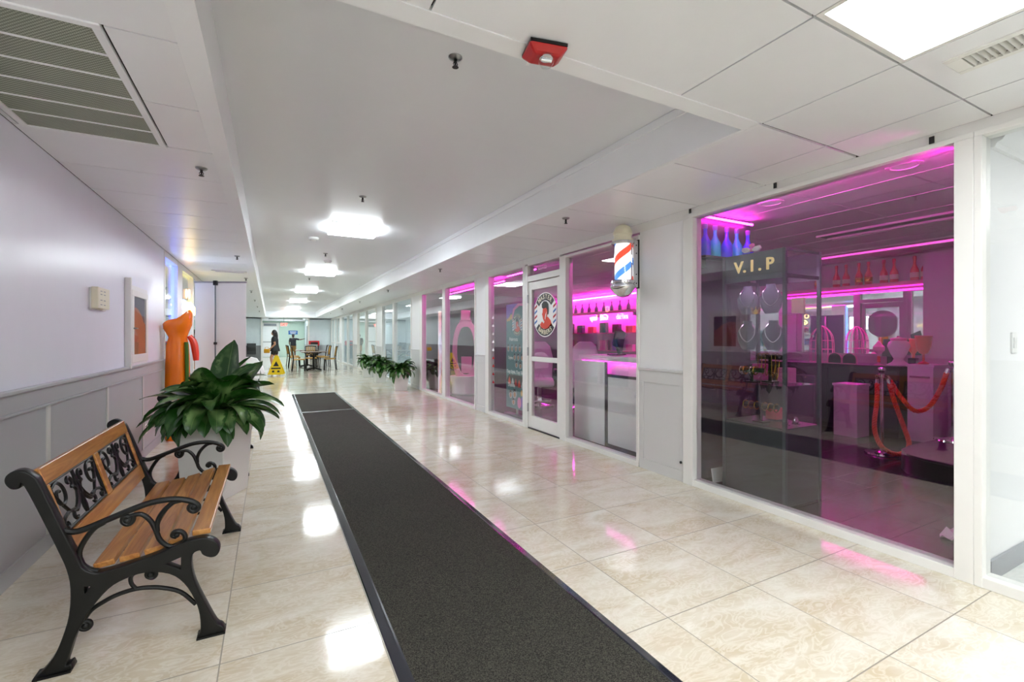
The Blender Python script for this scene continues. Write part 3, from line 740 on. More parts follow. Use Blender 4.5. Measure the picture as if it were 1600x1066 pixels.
def plate(name, loops, half, bev, y0, mat, parent):
    # flat casting with pierced holes and rounded arrises, standing in the x-z plane
    cu = bpy.data.curves.new('outline', 'CURVE'); cu.dimensions = '2D'; cu.fill_mode = 'BOTH'; cu.extrude = half-bev; cu.bevel_depth = bev; cu.bevel_resolution = 1; cu.offset = -bev
    for l in loops:
        sp = cu.splines.new('POLY'); sp.points.add(len(l)-1); sp.use_cyclic_u = True
        for q, (a, b) in zip(sp.points, l): q.co = (a, b, 0, 1)
    o = bpy.data.objects.new('tmp', cu); COL.objects.link(o)
    dg = bpy.context.evaluated_depsgraph_get(); dg.update()
    me = bpy.data.meshes.new_from_object(o.evaluated_get(dg)); bpy.data.objects.remove(o); bpy.data.curves.remove(cu)
    me.transform(Matrix(((1, 0, 0, 0), (0, 0, -1, y0), (0, 1, 0, 0), (0, 0, 0, 1)))); me.name = name
    for p in me.polygons: p.use_smooth = True
    me.set_sharp_from_angle(angle=R(50)); me.materials.clear(); me.materials.append(M[mat])
    r = bpy.data.objects.new(name, me); COL.objects.link(r); r.parent = parent
    return r
def make_bench(label, loc):
    t = thing('park_bench', label, 'bench', loc, 0, 'iron and wood benches along the left wall')
    LY = .605                       # half length between the iron end frames
    for s_ in (-1, 1):
        y0 = s_*LY
        fo = plate('end_frame', [[(p.x, p.y) for p in smoothpath([(a, b, 0) for a, b in FR], 3, True)], H1, H2], .024, .005, y0, 'black_iron', t)
        a = MB()
        for pth, r in ((ARM, .0125), (LOOP, .010), (SCA, .010), (SCA2, .011), (SCB, .010)):
            p = smoothpath([(x, y0, z) for x, z in pth], 4); a.tube(p, r, 8)
        a.ball((.187, y0, .566), .016); a.ball((-.04, y0, .549), .014); a.ball((.126, y0, .456), .012)
        a.build('armrest', 'black_iron', t)
        c = MB()
        for pth, r in ((BRC, .009), (BRS, .008), (FSC, .009)):
            c.tube(smoothpath([(x, y0, z) for x, z in pth], 4), r, 8)
        c.ball((.036, y0, .308), .013); c.ball((-.17, y0, .154), .013)
        c.build('leg_brace', 'black_iron', t)
        MB().tube([(x, y0, z) for x, z in spiral(-.366, .767, .006, .03, 0, -420)], .007, 8).build('scroll', 'black_iron', fo)
        MB().tube([(x, y0, z) for x, z in spiral(.252, .373, .005, .028, 180, 600)], .007, 8).build('scroll', 'black_iron', fo)
        MB().box(.200, .305, y0-.035, y0+.035, 0, .008).build('foot', 'black_iron', fo, smooth=0); MB().box(-.315, -.205, y0-.035, y0+.035, 0, .008).build('foot', 'black_iron', fo, smooth=0)
    # seat slats follow the dip of the frames
    sx = [-.118, -.036, .046, .128, .212]
    sz = [.372, .381, .396, .420, .438]
    st = [8, 7, 12, 15, 0]
    for x, z, a in zip(sx, sz, st):
        m4 = Matrix.Translation((x, 0, z)) @ Matrix.Rotation(R(-a), 4, 'Y')
        MB().box(-.034, .034, -LY+.02, LY-.02, -.006, .018, m4).build('seat_slat', 'wood', t, smooth=0, bevel=.004)
    for y in (-.2, .2): MB().tube([(-.14, y, .352), (.0, y, .372), (.1, y, .392), (.22, y, .42)], .006, 6).build('seat_strap', 'black_iron', t)
    # backrest: oak frame around two cast scroll panels, leaning back
    m4 = Matrix(((0, -.28, .96, -.222), (1, 0, 0, 0), (0, .96, .28, .432), (0, 0, 0, 1)))     # (along y, up the back, out of the back)
    W = LY-.02
    f = MB()
    f.box(-W, W, .300, .372, -.012, .014, m4); f.box(-W, W, 0, .082, -.012, .014, m4)
    f.box(-W, -W+.032, .082, .300, -.012, .014, m4); f.box(W-.032, W, .082, .300, -.012, .014, m4); f.box(-.026, .026, .082, .300, -.012, .014, m4)
    f.build('back_frame', 'wood', t, smooth=0, bevel=.004)
    pw = (W-.032-.026)
    for s_ in (-1, 1):
        cx = s_*(.026+pw/2); cyy = .191
        p = MB(); hw_, hh = pw/2, .109
        p.tube([m4 @ Vector((cx+x, cyy+y, 0)) for x, y in ((-hw_+.006, -hh+.006), (hw_-.006, -hh+.006), (hw_-.006, hh-.006), (-hw_+.006, hh-.006))], .007, 6, closed=True)
        for q in (-1, 1):
            cs = [spiral(.175, .035, .018, .062, 120, -330)[:]+[(.15, -.04), (.09, -.055), (.04, -.02), (.012, .03)],
                  spiral(.065, .065, .008, .030, -60, 250, 12)+[(.03, .03), (.012, -.01)],
                  [(.012, .03), (.03, -.03), (.075, -.062)]+spiral(.105, -.078, .026, .008, 140, -160, 10),
                  [(.10, -.05), (.16, -.045), (.205, -.055)]+spiral(.205, -.080, .022, .007, 60, -220, 10),
                  [(.0, -.1), (.012, -.07), (.006, -.02), (.012, .03), (.0, .075), (.0, .1)],
                  [(.243, -.1), (.236, -.03), (.24, .04), (.243, .1)]]
            for c_ in cs:
                p.tube(smoothpath([m4 @ Vector((cx+q*x*(hw_/.25), cyy+max(-.1, min(.1, y)), 0)) for x, y in c_], 2), .0068, 6)
        p.build('scroll_panel', 'black_iron', t)
    return t
bench1 = make_bench('oak and black iron bench in the left foreground', (-.48, 3.015, 0))
dup(bench1, (-.48, 5.62, 0), 0, 'oak and black iron bench mostly hidden behind the large white planter')

# ------------------------------------------------------------------ potted plants
def leaf(mb, base, az, el, length, width, droop, roll=0., fold=.35, nl=9, nw=5, twist=0.):
    """one broad leaf on a short petiole; az/el in degrees"""
    a = R(az); pos = Vector(base); e = R(el)
    dirh = Vector((math.cos(a), math.sin(a), 0)); side0 = Vector((-math.sin(a), math.cos(a), 0))
    vs = []; uvs = []; pet = .16
    ns = nl+3
    for i in range(ns):
        t = i/(ns-1)
        ee = e-R(droop)*t**1.4
        dr = dirh*math.cos(ee)+Vector((0, 0, 1))*math.sin(ee)
        if i: pos = pos+dr*(length/(ns-1))
        up = side0.cross(dr).normalized()*-1
        if up.z < 0: up = up*1
        ro = R(roll+twist*t); sd = side0*math.cos(ro)+dr.cross(side0)*math.sin(ro); nn = dr.cross(sd)
        if t < pet: w = .006
        else:
            q = (t-pet)/(1-pet); w = width*.5*max(.03, (math.sin(math.pi*min(1, q**.8)))**.62)
            if q > .985: w = .001
        for k in range(nw):
            u = k/(nw-1)*2-1
            wave = .06*width*math.sin(7*t+az)*abs(u)
            vs.append(pos+sd*u*w+nn*(fold*w*abs(u)**1.3+wave)); uvs.append((k/(nw-1), max(0, (t-pet)/(1-pet))))
    o = len(mb.v); mb.v += [tuple(v) for v in vs]
    if not hasattr(mb, 'uvl'): mb.uvl = []
    mb.uvl += uvs
    for i in range(ns-1):
        for k in range(nw-1):
            mb.f.append((o+i*nw+k, o+i*nw+k+1, o+(i+1)*nw+k+1, o+(i+1)*nw+k))
def foliage_obj(mb, parent, loc):
    me = bpy.data.meshes.new('foliage'); me.from_pydata(mb.v, [], mb.f); me.update()
    ul = me.uv_layers.new(name='UVMap')
    for l in me.loops: ul.data[l.index].uv = mb.uvl[l.vertex_index]
    for p in me.polygons: p.use_smooth = True
    me.materials.append(M['leaf']); o = bpy.data.objects.new('foliage', me); COL.objects.link(o); o.parent = parent; o.location = loc
    return o
def planter(name, label, loc, rotz, top, bot, h, group=None):
    t = thing(name, label, 'potted plant', loc, rotz, group)
    b = MB(); w = .02
    b.frustum(0, bot, bot, h, top, top); o = len(b.v)
    b2 = MB()
    # open tapered box with a rim
    T, B_ = top/2, bot/2; ti = T-w
    vs = [(-B_,-B_,0),(B_,-B_,0),(B_,B_,0),(-B_,B_,0),(-T,-T,h),(T,-T,h),(T,T,h),(-T,T,h),(-ti,-ti,h),(ti,-ti,h),(ti,ti,h),(-ti,ti,h),(-ti,-ti,h-.06),(ti,-ti,h-.06),(ti,ti,h-.06),(-ti,ti,h-.06)]
    fs = [(0,3,2,1),(0,1,5,4),(1,2,6,5),(2,3,7,6),(3,0,4,7),(4,5,9,8),(5,6,10,9),(6,7,11,10),(7,4,8,11),(8,9,13,12),(9,10,14,13),(10,11,15,14),(11,8,12,15)]
    b2.add(vs, fs); b2.build('pot', 'planter_white', t, smooth=0, bevel=.006)
    MB().box(-ti-.003, ti+.003, -ti-.003, ti+.003, h-.09, h-.04).build('soil', 'soil', t, smooth=0)
    return t
# the big one in front; azimuths are measured in the pot's frame (pot turned 29 degrees to face the room)
PR = 29
pt = planter('potted_plant', 'large leafy plant in a tall tapered white planter beyond the front bench', (-.40, 4.53, 0), R(90-PR-90), .40, .335, .685)
mb = MB(); st = MB(); rg = random.Random(21)
# hand-placed leaves (0 = to the right of the picture, 180 = left, 270 = towards the viewer)
spec = [(180, 28, .62, .10, 42), (188, 12, .60, .085, 55), (198, 2, .58, .10, 60), (172, 40, .55, .12, 60), (205, -8, .42, .13, 60), (176, 55, .50, .11, 75),
        (20, 58, .56, .10, 14, -.16), (85, 80, .60, .27, 6, .02), (60, 66, .48, .19, 20, .08), (355, 62, .48, .15, 30), (330, 62, .44, .15, 35), (290, 74, .44, .15, 50), (150, 60, .5, .12, 50),
        (2, 18, .50, .12, 55), (350, 4, .46, .12, 60), (12, 34, .52, .13, 70), (342, -6, .36, .12, 55), (20, 10, .45, .10, 50),
        (225, 20, .44, .15, 95), (240, 12, .40, .14, 85), (255, 28, .44, .16, 105), (268, 8, .36, .14, 80), (280, 30, .44, .16, 110), (292, 12, .38, .15, 85),
        (305, 25, .42, .15, 100), (318, 14, .40, .15, 80), (330, 30, .44, .15, 90), (215, 35, .48, .14, 90), (250, 50, .40, .15, 95), (275, 54, .40, .16, 100), (300, 52, .42, .15, 95), (232, 52, .42, .13, 90)]
for az, el, ln, wd, dr, *sh in spec:
    bx = (math.cos(R(az))*.05+(sh[0] if sh else 0), math.sin(R(az))*.05, .02)
    leaf(mb, bx, az, el, ln, wd, dr, roll=rg.uniform(-14, 14), fold=rg.uniform(.2, .5), twist=rg.uniform(-25, 25))
for k in range(30):            # hanging skirt
    az = rg.uniform(0, 360)
    leaf(mb, (math.cos(R(az))*.04, math.sin(R(az))*.04, rg.uniform(0, .06)), az, rg.uniform(5, 40), rg.uniform(.34, .50), rg.uniform(.09, .14), rg.uniform(60, 120), roll=rg.uniform(-25, 25), fold=rg.uniform(.15, .5), twist=rg.uniform(-40, 40))
for k in range(26):            # fuller crown
    az = rg.uniform(0, 360)
    leaf(mb, (math.cos(R(az))*.03, math.sin(R(az))*.03, rg.uniform(.02, .12)), az, rg.uniform(42, 78), rg.uniform(.34, .48), rg.uniform(.10, .15), rg.uniform(45, 95), roll=rg.uniform(-30, 30), fold=rg.uniform(.15, .5), twist=rg.uniform(-45, 45))
foliage_obj(mb, pt, (0, 0, .675))
for k in range(9):
    a = k*40; st.tube(smoothpath([(.03*math.cos(R(a)), .03*math.sin(R(a)), .63), (.035*math.cos(R(a)), .035*math.sin(R(a)), .70), (.07*math.cos(R(a)), .07*math.sin(R(a)), .80)]), .007, 6)
st.build('stems', 'stem', pt)
# three smaller ones along the right-hand windows
def small_plant(seed, label, loc, rot):
    t = planter('potted_plant', label, loc, rot, .37, .29, .46, 'plants along the right-hand windows')
    mb = MB(); rg = random.Random(seed)
    for k in range(70):
        az = rg.uniform(0, 360); el = rg.uniform(-5, 80); ln = rg.uniform(.30, .46)
        leaf(mb, (math.cos(R(az))*.06, math.sin(R(az))*.06, rg.uniform(-.01, .1)), az, el, ln, rg.uniform(.10, .14), rg.uniform(60, 125), roll=rg.uniform(-20, 20), nl=6, nw=3)
    foliage_obj(mb, t, (0, 0, .44)); return t
small_plant(3, 'nearest of the three leafy plants in white pots by the right-hand windows', (2.85, 11.33, 0), R(-10))
small_plant(5, 'middle one of the three leafy plants in white pots by the right-hand windows', (2.84, 13.72, 0), R(4))
small_plant(8, 'farthest of the three leafy plants in white pots by the right-hand windows', (2.84, 15.65, 0), R(-5))

# ------------------------------------------------------------------ gift shop behind the left-hand windows
slab('wall_gift_shop', -5.3, -5.2, 7.3, 12.4, 0, 2.9, 'wall_white')
slab('wall_gift_shop', -5.3, XL-.12, 7.2, 7.3, 0, 2.9, 'wall_white')
slab('wall_gift_shop', -5.3, XL-.12, 12.3, 12.4, 0, 2.9, 'wall_white')
slab('ceiling_gift_shop', -5.3, XL-.1, 7.2, 12.4, ZC, ZC+.05, 'ceil')
def lwindow(n, y0, y1, panes, mat='frame_white', z1=2.36):
    e = sempty('window_%d' % n, (XL, (y0+y1)/2, 0)); cy = (y0+y1)/2
    f = MB(); f.box(-.09, .0, y0-cy, y1-cy, 0, .05); f.box(-.09, .0, y0-cy, y1-cy, z1, ZC)
    edges = [y0]+[v for p in sorted(panes) for v in p]+[y1]
    for i in range(0, len(edges), 2):
        if edges[i+1]-edges[i] > .004: f.box(-.088, .004, edges[i]-cy, edges[i+1]-cy, 0, ZC-.002)
    f.build('frame', mat, e, smooth=0)
    for a, b in panes: MB().box(-.04, -.034, a-cy-.004, b-cy+.004, .045, z1+.005).build('pane', 'glass', e, smooth=0)
lwindow(10, 7.40, 8.62, [(7.46, 8.36)]); lwindow(11, 8.62, 11.9, [(8.78, 9.90), (10.0, 11.8)])
def led(name, label, path, mat, r=.009, cat='light strip', group=None):
    name = 'shelf_light_strip' if ('shelf' in label or 'counter' in label) else ('window_light_strip' if 'window' in label else 'ceiling_light_strip')
    o = MB().tube(path, r, 8).build(name, mat); return tag(o, label, cat, group)
led('led_strip', 'blue light strip around the first gift shop window', [(XL-.06, 8.34, .3), (XL-.06, 8.34, 2.33), (XL-.06, 7.48, 2.33)], 'led_blue', .022)
led('led_strip', 'yellow light strip around the second gift shop window', [(XL-.06, 8.82, 2.33), (XL-.06, 9.88, 2.33)], 'led_yellow', .022)
e = thing('lit_display_screen', 'bright white screen glowing inside the first gift shop window', 'screen', (-1.62, 8.15, 1.55))
MB().box(-.03, 0, -.30, .30, 0, .46).build('housing', 'black', e, smooth=0); MB().box(.0, .004, -.28, .28, .02, .44).build('panel', 'lightbox', e, smooth=0)
MB().box(-.025, -.01, -.03, .03, -1.55, 0).build('post', 'black', e, smooth=0); MB().cyl((-.017, 0), .14, -1.55, -1.53).build('base', 'black', e)
panel_light('room_panel_light', -3.4, -2.2, 8.4, 9.6, ZC, 'panel light inside the gift shop', 'lamp_room', th=.02)
# shelves of folded goods and a rail of shirts
e = thing('display_shelf', 'white shelf unit of folded goods inside the gift shop', 'shelf', (-2.1, 9.6, 0))
b = MB()
for z in (.1, .55, 1.0, 1.45): b.box(-.2, .2, -.8, .8, z, z+.03)
b.box(-.2, .2, -.83, -.8, 0, 1.9); b.box(-.2, .2, .8, .83, 0, 1.9); b.build('unit', 'white_plastic', e, smooth=0)
cols = ['cloth_blue', 'cloth_aqua', 'cloth_yellow', 'cloth_pink', 'cloth_navy', 'cloth_green']
wz = ['bottom', 'second', 'third', 'top']
for zi, z in enumerate((.13, .58, 1.03, 1.48)):
    for k in range(4):
        c = cols[(zi*3+k*2) % 6]
        o = MB().box(-.15, .15, -.15, .15, 0, .22).build('folded_towel', c, loc=(-2.1, 9.05+.37*k, z+.004), smooth=0, bevel=.03)
        tag(o, '%s folded towel pile on the %s shelf of the gift shop unit' % (c.split('_')[1], wz[zi]), 'towel', 'folded goods in the gift shop')
e = thing('garment_rail', 'chrome rail inside the gift shop', 'clothes rail', (-1.56, 10.9, 0))
MB().tube([(0, -.7, 0), (0, -.7, 1.62), (0, .7, 1.62), (0, .7, 0)], .014, 8).build('rail', 'chrome', e)
for k in range(7):
    c = cols[(k*5+1) % 6]; b = MB()
    pr = [(-.20, 0), (-.16, -.04), (-.28, -.16), (-.22, -.24), (-.17, -.18), (-.18, -.62), (.18, -.62), (.17, -.18), (.22, -.24), (.28, -.16), (.16, -.04), (.20, 0), (.05, 0), (0, -.04), (-.05, 0)]
    b.prism([pr], lambda a, c_, q: (a, -.012+.024*q, c_)); o = b.build('hanging_shirt', c, loc=(-1.56, 10.35+.19*k, 1.58), smooth=30, bevel=.006)
    tag(o, '%s shirt hanging %s from the near end of the gift shop rail' % (c.split('_')[1], ['first', 'second', 'third', 'fourth', 'fifth', 'sixth', 'seventh'][k]), 'shirt', 'shirts on the gift shop rail')
# two neon signs in the gift shop windows, reading towards the corridor
e = thing('neon_sign', 'yellow script neon sign in the left-hand shop window beyond the banner', 'neon sign', (XL-.015, 9.95, 1.83))
text('lettering', 'GiftShop', .22, 'neon_yellow', e, (0, 0, 0), FACE_E, .006, shear=.25)
MB().tube([(0, .0+.36*math.cos(a*math.pi/8)*.18-.34, .22+.07*math.sin(a*math.pi/8)) for a in range(16)], .009, 8, closed=True).build('ring', 'neon_orange', e)
e = thing('neon_sign', 'blue script neon sign in the left-hand window, read backwards in the shop glass', 'neon sign', (XL-.015, 8.95, 1.83))
text('lettering', 'TaxFab', .2, 'neon_blue', e, (0, 0, 0), FACE_E, .006, shear=.2)

# roll-up banner seen from behind
e = thing('roll_up_banner', 'back of a white roll-up banner with a black centre pole', 'banner', (-.627, 7.61, 0), R(-27.67))
MB().box(-.42, .42, -.08, .08, 0, .075).build('base_case', 'steel', e, smooth=0, bevel=.012)
MB().box(-.358, .358, .02, .0225, .07, 2.07).build('sheet', 'wall_white', e, smooth=0)
MB().box(-.368, .368, .012, .03, 2.065, 2.085).build('top_bar', 'steel', e, smooth=0, bevel=.003)
MB().tube([(-.06, -.0, .06), (-.06, 0, 2.05)], .008, 8).build('pole', 'dark_alu', e)
b = MB(); b.box(-.085, -.035, -.015, .02, 2.03, 2.095); b.build('pole_clip', 'black', e, smooth=0, bevel=.004)
b = MB(); b.box(-.078, -.042, -.013, .015, 1.20, 1.235); b.build('pole_joint', 'black', e, smooth=0, bevel=.004)

# tall orange figure with a flared open top, on the floor by the wall corner
e = thing('inflatable_figure', 'tall shiny orange figure with a flared open top by the gift shop window', 'figure', (-1.045, 7.20, 0), R(-27))
b = MB(); nn = 22; rings = []
for z, rx, ry, cx, tilt in ((0, .125, .12, 0, 0), (.05, .135, .13, 0, 0), (.5, .135, .13, 0, 0), (.95, .13, .125, 0, 0), (1.2, .12, .115, 0, 0), (1.30, .098, .095, 0, .0), (1.36, .122, .115, .0, .02), (1.43, .158, .138, .0, .05), (1.51, .165, .14, .0, .11), (1.53, .152, .13, .0, .125), (1.48, .12, .10, .0, .10), (1.43, .08, .07, .0, .05)):
    for k in range(nn):
        a = 2*math.pi*k/nn; c_ = math.cos(a)
        fold = 1+.035*math.sin(7*a) if z < 1.3 else 1
        b.v.append((cx+rx*fold*c_, ry*fold*math.sin(a), z+tilt*(c_**3 if c_ > 0 else c_*.45)))
for i in range(11):
    for k in range(nn): b.f.append((i*nn+k, i*nn+(k+1) % nn, (i+1)*nn+(k+1) % nn, (i+1)*nn+k))
b.f.append(tuple(reversed(range(nn)))); b.f.append(tuple(11*nn+k for k in range(nn)))
b.build('body', 'orange', e, smooth=60)
MB().tube(smoothpath([(.09, .08, 1.32), (.13, .10, 1.24), (.155, .10, 1.12), (.165, .10, 1.00)]), .04, 10, rad=[.03+.012*math.sin(math.pi*i/18) for i in range(19)]).build('arm', 'coral', e)
MB().tube(smoothpath([(.128, -.03, 1.24), (.142, -.04, 1.0), (.145, -.04, .6)]), .022, 8).build('ribbon', 'leafgreen', e)

# ------------------------------------------------------------------ barber pole on the post beside the grey pillar
e = thing('barber_pole', 'lit barber pole with red and blue stripes on a chrome wall bracket', 'barber pole', (3.115, 3.56, 0))
b = MB(); b.lathe([(.098, 2.25), (.104, 2.262), (.104, 2.275), (.086, 2.285), (.086, 2.315), (.094, 2.325), (.09, 2.36), (.07, 2.40), (.03, 2.422), (.001, 2.425)], 28); b.build('top_cap', 'cream', e)
MB().lathe([(.104, 2.225), (.112, 2.235), (.112, 2.252), (.1, 2.258)], 28).build('upper_ring', 'chrome', e)
MB().lathe([(.102, 1.86), (.102, 2.23)], 32).build('glass_tube', 'glass_pole', e)
MB().lathe([(.080, 1.86), (.080, 2.23)], 32).build('striped_cylinder', 'pole_stripes', e)
MB().lathe([(.1, 1.872), (.118, 1.862), (.118, 1.842), (.108, 1.832), (.122, 1.815), (.122, 1.795), (.11, 1.775), (.085, 1.735), (.05, 1.708), (.02, 1.698), (.001, 1.697)], 32).build('bottom_cap', 'chrome', e)
b = MB(); b.box(.085, .150, -.06, -.035, 1.80, 2.27); b.build('bracket_plate', 'chrome', e, smooth=0, bevel=.004)
b = MB(); b.box(.148, .158, -.068, -.03, 1.79, 2.28); b.build('back_edge', 'black', e, smooth=0, bevel=.003)
for z in (2.24, 1.84): MB().box(.06, .12, -.05, .02, z-.02, z+.02).build('bracket_arm', 'chrome', e, smooth=0, bevel=.003)
for z in (1.84, 1.93, 2.14, 2.22): MB().ball((.122, -.061, z), .006, 10).build('bolt', 'black', e)

# ------------------------------------------------------------------ emblem on the door glass, poster, lettering
def arcpts(r, a0, a1, n=16): return [(r*math.cos(R(a0+(a1-a0)*i/n)), r*math.sin(R(a0+(a1-a0)*i/n))) for i in range(n+1)]
def emblem(parent, loc, s, base='whiteink'):
    e = bpy.data.objects.new('emblem', None); COL.objects.link(e); e.parent = parent; e.location = loc; e.scale = (s, s, s)
    lay = [0]
    def shape(nm, loops, mat, lv):
        MB().prism(loops, lambda a, b, q: (-.0012*lv-.0008*q, -a, b)).build(nm, mat, e, smooth=0)
    out = []
    for i in range(48):
        a = 2*math.pi*i/48; x, y = .305*math.cos(a), .305*math.sin(a); out.append((max(-.285, min(.285, x)), y))
    shape('badge', [out], base, 1)
    shape('upper_band', [arcpts(.29, 38, 142)+arcpts(.195, 142, 38)], 'shop_dark', 2)
    shape('lower_band', [arcpts(.29, 218, 322)+arcpts(.195, 322, 218)], 'shop_dark', 2)
    for nm, word, r, flip, mt in (('upper_word', 'MASTER', .243, 1, 'cream'), ('lower_word', 'BARBERS', .243, -1, 'cream')):
        mb = MB(); n = len(word)
        for i, ch in enumerate(word):
            me = text_mesh(ch, .085, .0006, offset=.002)
            a = 90-(i-(n-1)/2)*(86/n) if flip > 0 else 270+(i-(n-1)/2)*(86/n)
            rot = a-90 if flip > 0 else a+90
            m4 = FACE_W @ Matrix.Translation((r*math.cos(R(a)), r*math.sin(R(a)), .0036)) @ Matrix.Rotation(R(rot), 4, 'Z')
            mesh_add(mb, me, m4)
        mb.build(nm, mt, e, smooth=0)
    for sd in (-1, 1):
        mbp = [(sd*.205, -.15), (sd*.275, -.15), (sd*.275, .15), (sd*.205, .15)]
        shape('pole_panel', [mbp], 'greyink' if 0 else 'whiteink', 2)
        for k in range(4):
            y = -.13+.07*k; x0, x1 = sd*.205, sd*.275; lo, hi = (x0, x1) if x0 < x1 else (x1, x0)
            shape('pole_stripe', [[(lo, y), (hi, y+.04), (hi, y+.07), (lo, y+.03)]], 'red' if k % 2 else 'bluesign', 3)
    shape('shoulders', [[(-.13, -.13), (-.08, -.09), (-.03, -.12), (.02, -.04), (.07, -.03), (.14, -.08), (.18, -.15), (.1, -.19), (0, -.195), (-.09, -.18)]], 'coral', 2)
    shape('face', [[(-.055, .08), (-.02, .10), (.03, .10), (.055, .07), (.06, .0), (.03, -.07), (-.02, -.09), (-.05, -.05), (-.065, -.01), (-.075, .01), (-.06, .03)]], 'coral', 3)
    shape('hair', [[(-.075, .10), (-.08, .15), (-.03, .185), (.04, .18), (.09, .14), (.1, .07), (.09, .0), (.065, .0), (.06, .06), (.03, .095), (-.02, .085), (-.05, .085)]], 'black', 4)
    shape('white_flash', [[(.0, -.05), (.015, .0), (.04, .04), (.03, -.01), (.01, -.07)]], 'whiteink', 4)
    return e
lg = thing('door_emblem', 'round barber emblem sticker with lettering on the shop door glass', 'sticker', (XR+.0215, 5.345, 1.61)); emblem(lg, (0, 0, 0), 1.0)
pb = thing('window_poster', 'tall teal banner of hair styles standing behind the window beside the shop door', 'poster', (3.47, 6.46, 0))
MB().box(0, .004, -.40, .36, .16, 1.84).build('sheet', 'teal', pb, smooth=0)
MB().box(-.05, .07, -.40, .36, 0, .07).build('base', 'steel', pb, smooth=0, bevel=.01); MB().box(.002, .02, -.02, .02, .05, 1.82).build('pole', 'steel', pb, smooth=0)
emblem(pb, (-.001, -.02, 1.50), .58, 'greyink')
def decal(nm, loops, mat, lv=1): MB().prism(loops, lambda a, b, q: (-.0012*lv-.0008*q, -a, b)).build(nm, mat, pb, smooth=0)
def blob(cx, cy, rx, ry, n=14): return [(cx+rx*math.cos(2*math.pi*i/n), cy+ry*math.sin(2*math.pi*i/n)) for i in range(n)]
decal('purple_corner', [[(-.36, 1.84), (-.36, 1.63), (-.30, 1.60), (-.22, 1.68), (-.1, 1.72), (.05, 1.84)]], 'purplepaint')
decal('pink_swoosh', [[(-.17, 1.60), (-.13, 1.60), (-.06, 1.74), (.1, 1.80), (.3, 1.78), (.3, 1.82), (.05, 1.84), (-.12, 1.76)]], 'pinkpaint', 2)
for i, (x, y, r_) in enumerate(((-.31, 1.585, .025), (-.25, 1.60, .035), (-.18, 1.63, .045))): decal('sand_dot', [blob(x, y, r_, r_)], 'sandpaint', 2)
decal('purple_mound', [blob(.30, .28, .17, .13)[:14]], 'purplepaint'); decal('pink_mound', [blob(.09, .27, .06, .09)], 'pinkpaint', 2)
for x in (.17, .26, .36): decal('sand_dot', [blob(x, .43, .03, .05)], 'sandpaint', 2)
for txt, h, v, sz in (('Haircuts', -.10, 1.27, .085), ('Styles', -.2, .97, .07), ('Top Style, Top Skilled', .0, .745, .075), ('Shaves', -.17, .53, .09)):
    text('lettering', txt, sz, 'whiteink', pb, (-.003, -h, v), FACE_W, .0006, offset=.001)
heads = [(-.28+.13*i, 1.13, .045, .065) for i in range(5)]+[(-.06+.12*i, .99, .045, .06) for i in range(4)]+[(.0, .87, .05, .06), (.13, .86, .05, .06)]+[(-.2, .38, .06, .07), (-.06, .40, .07, .08), (-.1, .27, .06, .06)]
for i, (x, y, rx, ry) in enumerate(heads):
    decal('head_cutout', [blob(x, y, rx, ry)], 'greyink', 2); decal('head_hair', [[(x-rx*.8, y+ry*.2), (x-rx*.5, y+ry*.9), (x+rx*.4, y+ry*.95), (x+rx*.8, y+ry*.3), (x+rx*.2, y+ry*.5)]], 'shop_dark', 3)
    decal('head_face', [blob(x, y-ry*.2, rx*.5, ry*.55, 10)], 'skin', 3)
decal('dark_band', [[(-.36, .58), (.40, .47), (.40, .62), (.3, .70), (-.26, .70)]], 'shop_dark')
for i in range(6):
    x = -.24+.11*i; y = .575-.01*i; decal('barber_figure', [[(x-.03, y-.05), (x-.045, y), (x-.02, y+.06), (x, y+.09), (x+.02, y+.06), (x+.045, y), (x+.03, y-.05), (x, y-.01)]], ('coral', 'greyink', 'red')[i % 3], 2)
# a column of small red marks on the window beside the poster
for k in range(9):
    z = 1.62-.135*k
    b = MB(); b.prism([[(-.045, 0), (-.02, .02), (0, .045), (.02, .02), (.045, 0), (.02, -.008), (-.02, -.008)]], lambda a, c_, q: (-.001*q, -a, c_))
    o = b.build('window_mark', 'red' if k > 4 else 'whiteink', loc=(XR+.026, 7.0, z), smooth=0)
    tag(o, '%s mark %s of the column at the left of the poster window' % ('red' if k > 4 else 'white', ['topmost', 'second', 'third', 'fourth', 'fifth', 'sixth', 'seventh', 'eighth', 'lowest'][k]), 'window mark', 'marks down the poster window')

# ------------------------------------------------------------------ magenta light strips of the barber shop, some added for more glow
led('led_strip', 'magenta light strip along the head of the large shop window', [(3.42, 1.12, 2.418), (3.42, 2.80, 2.418)], 'led_hot', .007)
led('led_strip', 'unseen short upright magenta strip added at the top right corner of the large shop window', [(3.42, 1.07, 2.12), (3.42, 1.07, 2.36)], 'led_hot', .008)  # added out of sight behind the post to tint the shop ceiling
trough = MB().box(3.392, 3.445, 1.1, 2.82, 2.392, 2.402).build('added_light_trough', 'frame_white', bpy.data.objects['window_light_strip.002'] if 'window_light_strip.002' in bpy.data.objects else None, smooth=0)  # unseen trough added to keep the strip's light off the floor
led('led_strip', 'magenta light strip along the head of the window with the barber pole', [(3.41, 3.58, 2.40), (3.41, 4.75, 2.40)], 'led_magenta', .008)
led('led_strip', 'magenta light tube behind the top of the poster window', [(3.55, 6.0, 2.33), (3.55, 6.95, 2.33)], 'led_magenta', .009)
led('led_strip', 'magenta light strip over the two farthest barber shop windows', [(3.9, 7.75, 2.36), (3.9, 11.0, 2.36)], 'led_magenta', .010)
led('led_strip', 'magenta light strip under the shelf above the long mirror', [(7.745, 2.86, 2.032), (7.745, 8.1, 2.032)], 'led_hot', .010)
led('led_strip', 'bright magenta line along the front edge of the shelf above the mirror', [(7.607, 2.86, 2.0), (7.607, 8.1, 2.0)], 'led_edge', .008)
